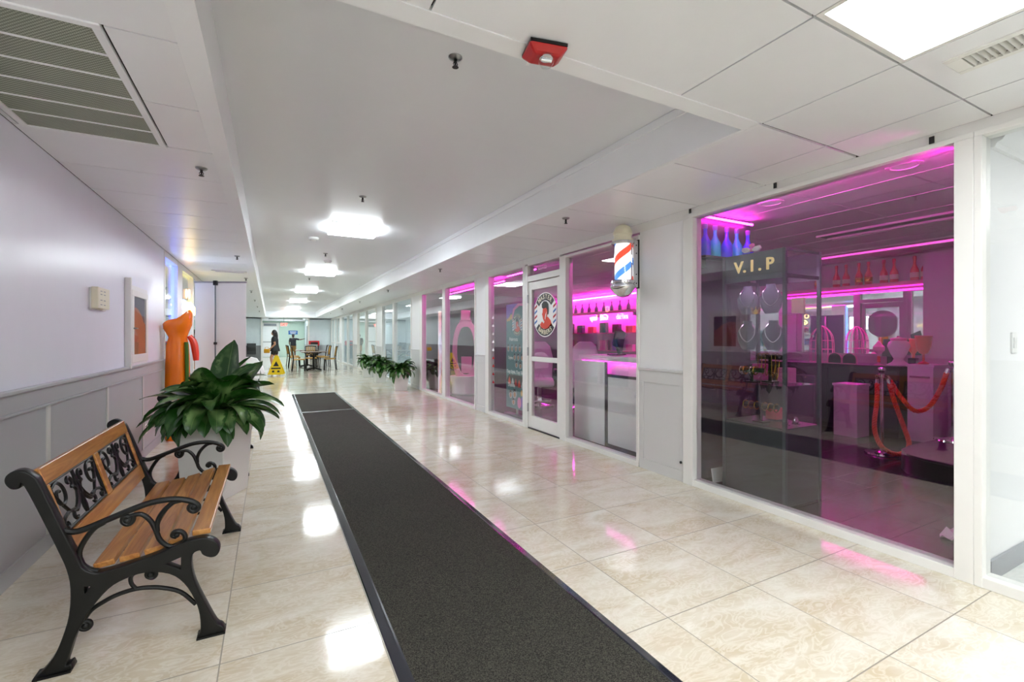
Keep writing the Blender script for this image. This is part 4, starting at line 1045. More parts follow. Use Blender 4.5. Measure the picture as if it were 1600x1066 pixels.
led('led_strip', 'magenta light strip high on the back wall of the shop', [(7.72, 8.3, 2.36), (7.72, 11.4, 2.36)], 'led_hot', .012)
led('led_strip', 'added magenta light strip hidden under the bottle shelf on the back wall', [(7.63, 8.4, 1.932), (7.63, 11.3, 1.932)], 'led_hot', .010)  # added behind the shelf lip to brighten the wall below
led('led_strip', 'short magenta light tube above the blue bottles', [(3.46, 2.885, 2.395), (4.15, 2.885, 2.395)], 'led_magenta', .011)

for y, z in ((2.09, 2.41), (1.19, 2.40), (2.86, 2.41)): MB().box(-.006, .0, -.012, .012, -.02, .02).build('clip', 'black', bpy.data.objects['window_1'], loc=(-.022, y-(1.018+2.94)/2, z), smooth=0, bevel=.002)
# ------------------------------------------------------------------ jewellery case lettered V.I.P
VC = (3.685, 2.40)
e = thing('display_case', 'tall dark glass jewellery case lettered V.I.P behind the large window', 'display case', (VC[0], VC[1], 0))
hx_, hy_ = .225, .262
for sx_ in (-1, 1):
    for sy_ in (-1, 1):
        MB().box(sx_*hx_-.013, sx_*hx_+.013, sy_*hy_-.013, sy_*hy_+.013, 0, 1.985).build('post', 'dark_alu', e, smooth=0, bevel=.003)
b = MB(); b.box(-hx_-.004, -hx_+.01, -hy_+.013, hy_-.013, 1.76, 1.985); hd = b.build('header_panel', 'header_grey', e, smooth=0, bevel=.002)
for s_ in (-1, 1): MB().box(-hx_+.013, hx_-.013, s_*hy_-.006, s_*hy_+.006, 1.76, 1.79).build('side_rail', 'case_panel', e, smooth=0)
for s_ in (-1, 1): MB().box(-hx_+.013, hx_-.013, s_*hy_-.006, s_*hy_+.006, 1.965, 1.985).build('side_rail', 'case_panel', e, smooth=0)
MB().box(hx_-.01, hx_+.004, -hy_+.013, hy_-.013, 1.76, 1.985).build('header_panel', 'case_panel', e, smooth=0)
text('lettering', 'V. I . P', .13, 'goldpaint_glow', e, (-hx_-.009, -.01, 1.875), FACE_W, .004, offset=.003)
b = MB(); b.box(-hx_, hx_, -hy_, hy_, 0, .05); b.build('plinth', 'case_panel', e, smooth=0)
for s_ in (-1, 1): MB().box(-hx_+.013, hx_-.013, s_*hy_-.004, s_*hy_+.004, .05, .59).build('base_panel', 'case_panel', e, smooth=0)
for s_ in (-1, 1): MB().box(s_*hx_-.004, s_*hx_+.004, -hy_+.013, hy_-.013, .05, .59).build('base_panel', 'case_panel', e, smooth=0)
MB().box(-hx_+.004, hx_-.004, -hy_+.004, hy_-.004, .585, .60).build('deck', 'case_panel', e, smooth=0)
for z in (.926, 1.195, 1.49): MB().box(-hx_+.012, hx_-.012, -hy_+.012, hy_-.012, z-.006, z).build('glass_shelf', 'glass_case', e, smooth=0)
for s_ in (-1, 1): MB().box(-hx_+.013, hx_-.013, s_*hy_-.002, s_*hy_+.002, .6, 1.76).build('side_pane', 'glass_case', e, smooth=0)
MB().box(-hx_-.002, -hx_+.002, -hy_+.013, hy_-.013, .6, 1.76).build('door_pane', 'glass_case', e, smooth=0)
MB().tube([(-.195, -.2, 1.80), (-.195, .2, 1.80)], .008, 8).build('lamp_tube', 'led_case', e)
MB().tube([(hx_-.03, -hy_+.03, 1.3), (hx_-.03, -hy_+.03, 1.32)], .01, 8).build('lock', 'chrome', e)
t = thing('ribbon_bow', 'white and pink ribbon bow on top of the V.I.P case header', 'bow', (VC[0]-hx_+.0, VC[1]+.01, 1.987))
for s_ in (-1, 1):
    b = MB(); pr = [(.0, .02), (.03, .045), (.075, .05), (.085, .025), (.06, .004), (.025, .006)]
    b.prism([pr], lambda a, c_, q: (-.014+.028*q*(1-a*4), s_*a, c_)); b.build('loop', 'cloth_white', t, smooth=40, bevel=.004)
MB().ball((0, 0, .024), .017, 12).build('knot', 'pinkpaint', t); MB().ball((0, 0, .058), .022, 12, (.7, 1.2, .8)).build('rosette', 'pinkpaint', t)
def bust(x, y, z, h, label):
    t = thing('necklace_display', label, 'necklace stand', (x, y, z+.003), R(-62), 'necklaces in the V.I.P case')
    b = MB(); ks = [(.03, 0, .02), (.045, .0, .03), (.075, .25, .03), (.085, .55, .028), (.06, .75, .026), (.035, .85, .024), (.033, 1.0, .022)]
    n = 16; vs = []
    for rx, zz, ry in ks:
        for k in range(n):
            a = 2*math.pi*k/n; vs.append((rx*math.cos(a), ry*math.sin(a)+.03*(1-zz), zz*h))
    fs = [(i*n+k, i*n+(k+1) % n, (i+1)*n+(k+1) % n, (i+1)*n+k) for i in range(len(ks)-1) for k in range(n)]
    fs += [tuple(reversed(range(n))), tuple((len(ks)-1)*n+k for k in range(n))]
    b.add(vs, fs); b.build('bust', 'grey_velvet', t, smooth=60)
    pth = smoothpath([(-.034, .0, .88*h), (-.055, -.03, .70*h), (-.045, -.035, .45*h), (0, -.04, .27*h), (.045, -.035, .45*h), (.055, -.03, .70*h), (.034, .0, .88*h)], 5)
    b = MB(); b.tube(pth, .0045, 6); b.build('necklace', 'silver', t)
    return t
bust(3.60, 2.545, 1.49, .24, 'left grey necklace bust on the top glass shelf of the V.I.P case')
bust(3.60, 2.34, 1.49, .24, 'right grey necklace bust on the top glass shelf of the V.I.P case')
bust(3.60, 2.545, 1.195, .24, 'left grey necklace bust on the second glass shelf of the V.I.P case')
bust(3.60, 2.32, 1.195, .24, 'right grey necklace bust on the second glass shelf of the V.I.P case')
t = thing('toy_crown', 'small gold crown between the necklace busts on the top shelf', 'crown', (3.56, 2.445, 1.493))
b = MB(); n = 20; vs = []
for k in range(n):
    a = 2*math.pi*k/n; c_, s_ = math.cos(a), math.sin(a); top = .05 if k % 4 == 0 else (.028 if k % 2 else .022)
    vs += [(.03*c_, .03*s_, 0), (.036*c_, .036*s_, top), (.033*c_, .033*s_, top), (.027*c_, .027*s_, 0)]
fs = []
for k in range(n):
    j = (k+1) % n
    for q in range(4): fs.append((k*4+q, j*4+q, j*4+(q+1) % 4, k*4+(q+1) % 4))
b.add(vs, fs); b.build('band', 'gold', t, smooth=20)
b = MB()
for k in range(0, n, 4): b.ball((.036*math.cos(2*math.pi*k/n), .036*math.sin(2*math.pi*k/n), .053), .005, 8)
b.build('beads', 'gold', t)
def tbar(y0, y1, x, z, zb, label):
    t = thing('bracelet_stand', label, 'bracelet stand', (x, (y0+y1)/2, zb+.003))
    h = z-zb; l = (y1-y0)/2
    b = MB(); b.tube([(0, -l, h), (0, l, h)], .02, 12); b.build('roll', 'black', t)
    MB().box(-.006, .006, -.012, .012, .01, h-.01).build('stem', 'black', t, smooth=0); MB().box(-.04, .04, -.05, .05, 0, .01).build('base', 'black', t, smooth=0)
    return t
tbar(2.27, 2.50, 3.66, 1.135, .926, 'upper black bracelet roll above the lower glass shelf')
tbar(2.36, 2.56, 3.53, 1.03, .926, 'lower black bracelet roll on the third glass shelf')
tbar(2.26, 2.56, 3.58, .74, .60, 'black bracelet roll on the floor of the V.I.P case')
ordn = ['first', 'second', 'third', 'fourth', 'fifth', 'sixth', 'seventh']
def bracelet(x, y, z, r, mat, label, grp):
    b = MB(); b.tube([(r*math.cos(2*math.pi*k/18), 0, r*math.sin(2*math.pi*k/18)) for k in range(18)], .005, 6, closed=True)
    tag(b.build('bracelet', mat, loc=(x, y, z), rotz=R(rng.uniform(-7, 7))), label, 'bracelet', grp)
for k in range(6): bracelet(3.58, 2.55-.05*k-(.02 if k > 2 else 0), .736, .032, 'gold', '%s gold bracelet from the left on the lowest roll' % ordn[k], 'gold bracelets on the lowest roll')
for k in range(4): bracelet(3.53, 2.545-.03*k-(.03 if k > 1 else 0), 1.027, .032, 'gold' if k % 2 else 'silver', '%s bracelet from the left on the middle roll' % ordn[k], 'bracelets on the middle roll')
for k in range(5):
    y = 2.475-.033*k-(.02 if k > 2 else 0); b = MB(); b.tube(smoothpath([(-.027, 0, .015), (-.025, 0, -.05), (-.01, .006, -.12-.01*k), (.01, .006, -.12-.01*k), (.025, 0, -.05), (.027, 0, .015), (.018, 0, .028), (0, 0, .033), (-.018, 0, .028), (-.027, 0, .015)], 4), .0028, 6)
    tag(b.build('gold_chain', 'gold', loc=(3.66, y, 1.135)), '%s gold chain from the left hanging from the upper roll' % ordn[k], 'chain', 'gold chains on the upper roll')
for k, (x, y) in enumerate(((3.60, 2.22), (3.70, 2.20))):
    t = thing('round_watch', '%s silver round watch on the floor of the V.I.P case' % ('left', 'right')[k], 'watch', (x, y, .604), 0, 'silver watches in the V.I.P case')
    MB().ball((0, 0, .033), .033, 16, (1, .6, 1)).build('case', 'silver', t); MB().tube([(0, -.03, .008), (.03, 0, .006), (0, .03, .008)], .006, 6).build('strap', 'black', t)
for k, (x, y, mt) in enumerate(((3.80, 2.56, 'magenta_paint'), (3.78, 2.32, 'pinkpaint'), (3.82, 2.45, 'ruby'))):
    t = MB().box(-.05, .05, -.05, .05, 0, .14-.02*k).build('gift_box', mt, loc=(x, y, (.93, .93, .604)[k]), smooth=0, bevel=.006)
    tag(t, ['magenta box at the left back of the third glass shelf', 'pink box at the right back of the third glass shelf', 'ruby box on the floor of the V.I.P case'][k], 'box')
t = MB().box(-.012, .012, -.05, .05, 0, .13).build('ribbed_card', 'beige_wall', loc=(3.82, 2.25, 1.494), smooth=0, bevel=.003); tag(t, 'beige ribbed card at the right of the top glass shelf', 'card')

# blue bottles on a dark shelf by the pillar
t = thing('bottle_shelf', 'dark wall shelf holding blue bottles behind the pillar edge', 'shelf', (3.80, 2.90, 2.035))
MB().box(-.38, .36, -.075, .035, -.02, 0).build('board', 'shop_dark', t, smooth=0, bevel=.003)
for x in (-.3, .28): MB().box(x-.01, x+.01, -.02, .035, -.10, -.02).build('shelf_bracket', 'shop_dark', t, smooth=0)
slab('wall_shop_return', XR+.12, 4.2, 2.94, 3.06, 0, ZC, 'shop_dark')
def bottle(name, mat, label, loc, h=.28, r=.042, group=None, labelmat=None, cat='bottle', band=None):
    t = thing(name, label, cat, loc, rng.uniform(0, 6), group)
    k = h/.28
    MB().lathe([(r*.9, 0), (r, .006), (r, .10*k), (r*.92, .125*k), (r*.5, .165*k), (r*.34, .19*k), (r*.32, .245*k)], 18).build('body', mat, t, smooth=50)
    MB().lathe([(r*.36, .235*k), (r*.42, .24*k), (r*.42, .275*k), (r*.3, .28*k), (.001, .28*k)], 14).build('cap', band or mat, t)
    if labelmat: MB().lathe([(r*1.02, .035*k), (r*1.03, .036*k), (r*1.03, .09*k), (r*1.02, .091*k)], 18).build('label', labelmat, t)
    return t
for k, (x, mt) in enumerate(((3.47, 'blueglass'), (3.60, 'cyanglass'), (3.76, 'blueglass'), (3.90, 'cyanglass'), (4.06, 'blueglass'))):
    bottle('glass_bottle', mt, '%s %s bottle from the left on the shelf by the pillar' % (ordn[k], 'blue' if mt[0] == 'b' else 'turquoise'), (x, 2.87, 2.035), .29, .05, 'blue bottles on the shelf by the pillar', None, band='purplepaint')

# ------------------------------------------------------------------ back of the barber shop: mirror, shelf, counter
def ky(u, X):
    k = (u-800)/720.5; return X*(.8856-k*.4644)/(.4644+.8856*k)     # where a bearing meets the plane x = X
t = struct(MB().box(7.785, 7.799, 2.85, 8.1, 1.06, 1.95).build('mirror', 'mirror', smooth=0)); tag(t, 'long wall mirror above the counter at the back of the barber shop', 'mirror', kind='thing')
t = thing('mirror_shelf', 'long narrow shelf above the mirror lined with red bottles', 'shelf', (7.7, 5.5, 2.045)); MB().box(-.08, .1, -2.65, 2.6, 0, .02).build('board', 'shop_wall', t, smooth=0, bevel=.003); MB().box(-.085, -.0801, -2.65, 2.6, -.085, .022).build('front_edge', 'magenta_paint', t, smooth=0)
us = [1278, 1307, 1322, 1342, 1357, 1381, 1397, 1429, 1446]
for k, u in enumerate(us):
    bottle('red_bottle', 'ruby', 'red bottle %s from the right on the shelf above the mirror' % ['ninth', 'eighth', 'seventh', 'sixth', 'fifth', 'fourth', 'third', 'second', 'first'][k], (7.68, ky(u, 7.68), 2.067), .33, .048, 'red bottles above the mirror', 'cream' if k not in (0, 3, 4) else 'gold', band='ruby')
t = thing('mirror_counter', 'dark counter under the mirror at the back of the shop', 'counter', (7.45, 5.25, 0))
MB().box(-.36, .34, -2.35, 2.6, .885, .925).build('top', 'shop_dark', t, smooth=0, bevel=.004); MB().box(-.33, .34, -2.33, 2.58, .08, .885).build('carcass', 'shop_dark', t, smooth=0); MB().box(-.28, .3, -2.3, 2.55, 0, .08).build('plinth', 'black', t, smooth=0)
for k in range(6): MB().box(-.345, -.33, -2.3+.82*k, -1.52+.82*k, .12, .86).build('door', 'shop_dark', t, smooth=0, bevel=.003)
# things on that counter
CX = 7.30
def on(u, X=CX): return ky(u, X)
t = thing('ornate_urn', 'pale carved urn on the counter under the mirror', 'urn', (CX, on(1404), .927))
MB().lathe([(.12, 0), (.13, .012), (.07, .05), (.05, .09), (.09, .17), (.12, .26), (.105, .31), (.075, .335)], 24).build('body', 'white_plastic', t); MB().lathe([(.08, .33), (.09, .34), (.085, .36), (.02, .375), (.016, .39), (.001, .395)], 20).build('lid', 'magenta_paint', t)
t = thing('glass_goblet', 'pale goblet on a striped stem beside the urn', 'goblet', (CX, on(1373), .925))
MB().lathe([(.05, 0), (.05, .008), (.012, .02), (.012, .14), (.03, .16), (.065, .2), (.065, .25), (.03, .29), (.012, .32), (.001, .33)], 20).build('body', 'pinkpaint', t); MB().lathe([(.016, .04), (.02, .05), (.016, .06), (.02, .08), (.016, .09), (.02, .11), (.014, .125)], 14).build('stem_rings', 'coral', t)
t = thing('red_bust', 'red narrow vase on a dark block near the end of the mirror', 'vase', (CX+.20, on(1427, CX+.20), .927))
MB().box(-.05, .05, -.04, .04, 0, .10).build('block', 'shop_dark', t, smooth=0, bevel=.004); MB().lathe([(.015, .10), (.02, .16), (.05, .20), (.055, .29), (.04, .33), (.05, .35), (.03, .36), (.001, .36)], 20).build('vase', 'coral', t)
t = thing('red_pot', 'wide red pot next to the narrow red vase', 'pot', (CX, on(1443), .964))
MB().lathe([(.05, 0), (.06, .01), (.012, .04), (.012, .12), (.045, .14), (.075, .22), (.085, .34), (.09, .35), (.08, .35), (.07, .24), (.001, .2)], 22).build('bowl', 'coral', t, smooth=50); MB().lathe([(.088, .345), (.093, .352), (.088, .36)], 22).build('rim', 'ruby', t)
t = thing('tablet', 'black tablet tilted on the counter behind the urn', 'tablet', (CX+.12, on(1390, CX+.12), .925), R(10))
MB().box(-.006, .006, -.09, .09, .12, .36, Matrix.Rotation(R(12), 4, 'Y')).build('screen', 'black', t, smooth=0, bevel=.003); MB().box(0, .1, -.03, .03, 0, .14).build('stand', 'black', t, smooth=0, bevel=.004)
t = thing('wire_cage', 'pink wire display cage with an arched top on the counter', 'display cage', (CX, on(1284), .925))
b = MB()
for k in range(6):
    a = math.pi*k/6; c_, s_ = math.cos(a)*.15, math.sin(a)*.15
    b.tube(smoothpath([(c_, s_, 0), (c_, s_, .3), (c_*.75, s_*.75, .45), (0, 0, .55), (-c_*.75, -s_*.75, .45), (-c_, -s_, .3), (-c_, -s_, 0)], 4), .005, 6)
b.build('ribs', 'pinkpaint', t)
b = MB()
for z in (.01, .2, .33): b.tube([(.15*math.cos(2*math.pi*k/20), .15*math.sin(2*math.pi*k/20), z) for k in range(20)], .005, 6, closed=True)
b.build('hoops', 'pinkpaint', t)
for k, u in enumerate((1304, 1327)):
    t = thing('arched_mirror', '%s small round-topped mirror leaning on the counter' % ('left', 'right')[k], 'mirror', (CX-.1, on(u, CX-.1), .925), 0, 'small arched mirrors on the counter')
    pr = [(-.10, 0), (.10, 0), (.10, .06)]+[(.10*math.cos(R(a)), .06+.10*math.sin(R(a))) for a in range(15, 180, 15)]+[(-.10, .06)]
    MB().prism([pr], lambda a, c_, q: (.012*q, a, c_)).build('frame', 'pinkpaint', t, smooth=0); MB().prism([[(a*.82, .012+c_*.86) for a, c_ in pr]], lambda a, c_, q: (-.003+.002*q, a, c_)).build('glass', 'case_panel', t, smooth=0)
# pale furniture near the end of the counter
t = thing('low_cabinet', 'low pale cabinet catching pink light below the counter end', 'cabinet', (6.85, 3.34, 0)); MB().box(-.15, .15, -.14, .14, 0, .66).build('body', 'wall_white', t, smooth=0, bevel=.004); MB().box(-.165, .16, -.15, .15, .66, .69).build('top', 'wall_white', t, smooth=0, bevel=.004)
t = thing('narrow_cabinet', 'narrow pale cabinet between the mirror counter and the pink column', 'cabinet', (7.35, 2.72, 0)); MB().box(-.2, .2, -.13, .13, 0, .93).build('body', 'wall_white', t, smooth=0, bevel=.004); MB().box(-.21, .2, -.14, .14, .93, .96).build('top', 'wall_white', t, smooth=0, bevel=.004); MB().box(-.216, -.206, -.1, .1, .8, .82).build('handle', 'chrome', t, smooth=0)
slab('wall_shop_column', 7.55, 7.8, 2.40, 2.84, 0, ZC, 'shop_wall')
slab('trim_13', 7.5, 7.56, 2.25, 2.40, 0, 2.1, 'magenta_paint')
slab('door_2', 7.76, 7.8, 1.35, 2.25, 0, 2.1, 'shop_dark')
# back-wall shelving with bottles
t = thing('back_wall_shelf', 'long shelf of dark bottles on the magenta back wall', 'shelf', (7.68, 9.8, 1.95)); MB().box(-.12, .1, -1.6, 1.6, 0, .02).build('board', 'magenta_paint', t, smooth=0); MB().box(-.13, -.1201, -1.6, 1.6, -.05, .02).build('front_lip', 'magenta_paint', t, smooth=0)
for y in (-1.4, 0, 1.4): MB().box(-.02, .1, y-.01, y+.01, -.12, 0).build('shelf_bracket', 'shop_dark', t, smooth=0)
for k in range(9): bottle('dark_bottle', 'shop_dark', '%s dark bottle from the near end of the back wall shelf' % (ordn+['eighth', 'ninth'])[k], (7.66, 8.55+.31*k, 1.97), .25, .045, 'dark bottles on the back wall shelf')
for z in (.5, .95, 1.4):
    t = thing('product_shelf', '%s product shelf under the dark bottles on the back wall' % {.5: 'lowest', .95: 'middle', 1.4: 'highest'}[z], 'shelf', (7.68, 9.8, z)); MB().box(-.1, .1, -1.6, 1.6, 0, .02).build('board', 'magenta_paint', t, smooth=0)
    MB().box(.09, .1, -1.6, 1.6, .02, .06).build('back_lip', 'shop_wall', t, smooth=0)
    for k in range(6):
        c = ['shop_dark', 'magenta_paint', 'ruby', 'pinkpaint', 'case_panel', 'purplepaint'][(k*2+int(z*10)) % 6]
        o = MB().box(-.05, .05, -.12, .12, 0, .16+.05*((k*7) % 3)).build('product_box', c, loc=(7.68, 8.5+.5*k, z+.023), smooth=0, bevel=.006)
        tag(o, '%s product box from the near end of the %s back wall shelf' % (ordn[k], {.5: 'lowest', .95: 'middle', 1.4: 'highest'}[z]), 'box', 'product boxes on the back wall')
# curved black platform and the rope stanchions
t = thing('curved_platform', 'low black platform with a rounded corner inside the shop', 'platform', (0, 0, 0))
pl = [(7.5, 1.04), (5.25, 1.04), (5.25, 1.75), (5.29, 1.98), (5.38, 2.15), (5.55, 2.26), (5.8, 2.3), (7.5, 2.3)]
MB().prism([pl], lambda a, c_, q: (a, c_, .0+.17*q)).build('riser', 'black', t, smooth=30)
MB().prism([pl], lambda a, c_, q: (a-.012*(0), c_, .17+.022*q)).build('tread', 'shop_dark', t, smooth=0, bevel=.004)
def stanchion(loc, h, label):
    t = thing('rope_stanchion', label, 'stanchion', loc, 0, 'chrome rope stanchions')
    MB().lathe([(.155, 0), (.16, .004), (.155, .02), (.06, .035), (.03, .05)], 32).build('base', 'chrome', t)
    MB().lathe([(.018, .03), (.018, h-.1)], 16).build('pole', 'chrome', t)
    MB().lathe([(.026, h-.12), (.03, h-.115), (.03, h-.08), (.02, h-.07), (.034, h-.05), (.04, h-.03), (.034, h-.008), (.001, h)], 20).build('finial', 'chrome', t)
    for a in (0, 90, 180, 270):
        c_, s_ = math.cos(R(a)), math.sin(R(a)); MB().tube([(.03*c_, .03*s_, h-.1), (.05*c_, .05*s_, h-.09), (.06*c_, .06*s_, h-.105), (.055*c_, .055*s_, h-.125), (.035*c_, .035*s_, h-.115)], .004, 6).build('hook', 'chrome', t)
    return t
S1 = (6.04, 2.64, 0); S2 = (6.45, 2.17, .192)
stanchion(S1, .97, 'chrome stanchion on the floor holding both ends of a looped red rope'); stanchion(S2, .86, 'chrome stanchion standing on the black platform')
def rope(path, label, r=.021):
    t = thing('velvet_rope', label, 'rope', (0, 0, 0), 0, 'twisted red stanchion ropes')
    p = smoothpath(path, 10); n = len(p)
    dense = []
    for i in range(n-1):
        for j in range(3): dense.append(p[i].lerp(p[i+1], j/3))
    dense.append(p[-1])
    L_ = 0; b = MB(); strands = [[], [], []]
    for i, q in enumerate(dense):
        tt = (dense[min(i+1, len(dense)-1)]-dense[max(i-1, 0)]).normalized()
        if i: L_ += (q-dense[i-1]).length
        nn_ = tt.orthogonal().normalized() if i == 0 else (nn_-tt*nn_.dot(tt)).normalized()
        bb_ = tt.cross(nn_)
        for s_ in range(3):
            a = 2*math.pi*(L_/.085+s_/3); strands[s_].append(q+nn_*math.cos(a)*r*.55+bb_*math.sin(a)*r*.55)
    for s_ in range(3): MB().tube(strands[s_], r*.62, 7).build('strand', 'rope_red', t)
    for en, nx in ((dense[0], dense[2]), (dense[-1], dense[-3])):
        dv = (en-nx).normalized(); MB().tube([en-dv*.01, en+dv*.05], r*.85, 10).build('end_ferrule', 'chrome', t)
rr = Vector((.8856, -.4644, 0))
base1 = Vector(S1)
def at(o, d, z, tow=0): return Vector((o[0], o[1], 0))+rr*d+Vector((-.4644, -.8856, 0))*tow+Vector((0, 0, z))
rope([at(S1, -.075, .79, .03), at(S1, -.10, .6, .06), at(S1, -.16, .32, .1), at(S1, -.15, .14, .17), at(S1, -.04, .055, .19), at(S1, .08, .06, .19), at(S1, .16, .15, .17), at(S1, .15, .35, .1), at(S1, .09, .6, .06), at(S1, .06, .79, .03)], 'red twisted rope hanging in a loop to the floor from one stanchion')
p0, p1 = at(S1, .13, .82, -.05), at(S2, -.07, .92, 0)
rope([p0, p0.lerp(p1, .2)+Vector((0, 0, -.20)), p0.lerp(p1, .45)+Vector((0, 0, -.37)), p0.lerp(p1, .7)+Vector((0, 0, -.34)), p0.lerp(p1, .9)+Vector((0, 0, -.16)), p1], 'red twisted rope slung between the two stanchions')
# dark reception block with small gold lettering
t = thing('low_glass_sign', 'low dark counter panel with small gold lettering behind the jewellery case', 'sign', (6.3, 4.05, 0))
MB().box(-.02, .02, -.55, .40, 0, .80).build('panel', 'case_panel', t, smooth=0, bevel=.003); text('lettering', 'V.I.P  BARBERS', .075, 'gold', t, (-.024, -.1, .70), FACE_W, .002); 
for y in (-.45, .0, .35): MB().tube([(-.02, y, .775), (-.03, y, .775)], .008, 8).build('standoff', 'gold', t)
# ceiling fittings of the shop
for k, (x, y) in enumerate(((3.755, 2.44), (3.723, 1.50))):
    t = thing('ceiling_downlight', '%s round recessed downlight in the shop ceiling, unlit' % ('left', 'right')[k], 'downlight', (x, y, ZC), 0, 'downlights in the shop ceiling')
    MB().lathe([(.10, 0), (.10, -.005), (.075, -.008), (.07, -.001)], 28).build('trim_ring', 'white_plastic', t); MB().lathe([(.07, -.003), (.001, -.002)], 24).build('lens', 'frost_panel', t)
for k, (x, y0, y1) in enumerate(((5.6, 1.75, 3.0), (6.9, 2.0, 3.9))):
    t = thing('ceiling_troffer', ('nearer strip light recessed in the shop ceiling, unlit', 'farther strip light in the shop ceiling with a pink tube')[k], 'strip light', (x, (y0+y1)/2, ZC), 0, 'strip lights in the shop ceiling')
    l = (y1-y0)/2; MB().box(-.15, .15, -l, l, -.012, .002).build('pan', 'ventgreen', t, smooth=0); MB().box(-.17, -.15, -l, l, -.02, .0).build('side_trim', 'frame_white', t, smooth=0); MB().box(.15, .17, -l, l, -.02, .0).build('side_trim', 'frame_white', t, smooth=0)
    MB().tube([(0, -l+.03, -.027), (0, l-.03, -.027)], .013, 8).build('tube', ('white_plastic', 'led_pink_soft')[k], t)
t = thing('wall_speaker', 'wedge speaker mounted high at the right end of the large window', 'speaker', (4.35, 1.16, 2.18), R(35)); MB().box(-.1, .1, -.09, .09, -.15, .15).build('cabinet', 'white_plastic', t, smooth=0, bevel=.01); MB().box(-.085, .085, .09, .096, -.13, .13).build('grille', 'grey_base', t, smooth=0); MB().box(-.02, .02, -.16, -.09, -.02, .02).build('mount_arm', 'black', t, smooth=0)
b = MB(); rg = random.Random(4); vs = []
N_ = 9
for i in range(N_):
    for j in range(N_):
        u, v = i/(N_-1)-.5, j/(N_-1)-.5; r_ = math.hypot(u, v)
        vs.append((u*.30+rg.uniform(-.015, .015), v*.26+rg.uniform(-.015, .015), max(.004, .12*(1-1.6*r_)+rg.uniform(-.025, .035))))
fs = [(i*N_+j, (i+1)*N_+j, (i+1)*N_+j+1, i*N_+j+1) for i in range(N_-1) for j in range(N_-1)]
b.add(vs, fs); tag(b.build('plastic_bag', 'white_plastic', loc=(3.98, 1.24, 0), smooth=20), 'crumpled white plastic bag on the dark floor at the right window edge', 'bag')
t = thing('white_board', 'white board with a black cable on the floor left of the V.I.P case', 'board', (3.52, 2.775, 0)); MB().box(-.06, .22, -.005, .005, .015, .14, Matrix.Rotation(R(-10), 4, 'X')).build('board', 'white_plastic', t, smooth=0, bevel=.003)
MB().tube(smoothpath([(.1, -.03, .13), (.05, -.05, .12), (.01, -.04, .07), (.015, -.045, .02), (.06, -.06, .006)], 5), .004, 6).build('cable', 'black', t)

# ------------------------------------------------------------------ reception panels behind the barber-pole window
t = thing('frosted_panel', 'tall pale frosted panel standing inside the barber-pole window', 'panel', (3.50, 4.60, 0)); MB().box(0, .02, -.29, .33, .02, 1.01).build('sheet', 'frost_panel', t, smooth=0, bevel=.004); MB().box(-.002, .022, -.31, -.285, 0, 1.01).build('edge_post', 'shop_dark', t, smooth=0)
t = thing('framed_panel', 'shorter pale panel in a dark frame beside the pillar', 'panel', (3.50, 3.92, 0)); MB().box(0, .02, -.34, .34, .06, .84).build('sheet', 'frost_panel', t, smooth=0); b = MB(); b.box(-.004, .026, -.34, .36, .84, .87); b.box(-.004, .026, .34, .365, 0, .87); b.box(-.004, .026, -.34, .36, 0, .06); b.build('frame', 'shop_dark', t, smooth=0)
t = thing('reception_counter', 'pink-lit reception counter behind the pale panels', 'counter', (3.86, 4.15, 0)); MB().box(-.28, .28, -.60, .72, 0, 1.05).build('body', 'wall_white', t, smooth=0, bevel=.004); MB().box(-.32, .30, -.62, .74, 1.05, 1.08).build('top', 'wall_white', t, smooth=0, bevel=.004); MB().box(-.32, -.314, -.62, .74, 1.018, 1.05).build('front_lip', 'wall_white', t, smooth=0)
led('led_strip', 'added magenta light strip hidden under the front lip of the reception counter top', [(3.570, 3.56, 1.042), (3.570, 4.85, 1.042)], 'led_magenta', .007)  # added out of sight so the counter front turns pink
t = thing('till_screen', 'black till screen tilted on the reception counter', 'till', (3.80, 4.48, 1.08), R(20))
MB().box(-.12, .12, -.02, .0, .09, .34, Matrix.Rotation(R(20), 4, 'Y')).build('screen', 'black', t, smooth=0, bevel=.004); MB().box(-.03, .03, -.03, .015, .03, .24, Matrix.Translation((.12, 0, 0)) @ Matrix.Rotation(R(-30), 4, 'Y')).build('stand', 'black', t, smooth=0, bevel=.004); MB().box(-.08, .14, -.07, .07, 0.003, .015).build('base', 'black', t, smooth=0)
t = thing('desk_fan', 'small round pink desk fan on the reception counter', 'fan', (3.82, 4.02, 1.08)); MB().lathe([(.06, 0), (.06, .01), (.012, .015), (.012, .07)], 18).build('stand', 'pinkpaint', t)
b = MB()
for r_ in (.02, .045, .07): b.tube([(0, r_*math.cos(2*math.pi*k/20), .11+r_*math.sin(2*math.pi*k/20)) for k in range(20)], .003, 6, closed=True)
for k in range(6): a = math.pi*k/6; b.tube([(0, .07*math.cos(a), .11+.07*math.sin(a)), (0, -.07*math.cos(a), .11-.07*math.sin(a))], .002, 5)
b.build('guard', 'pinkpaint', t)
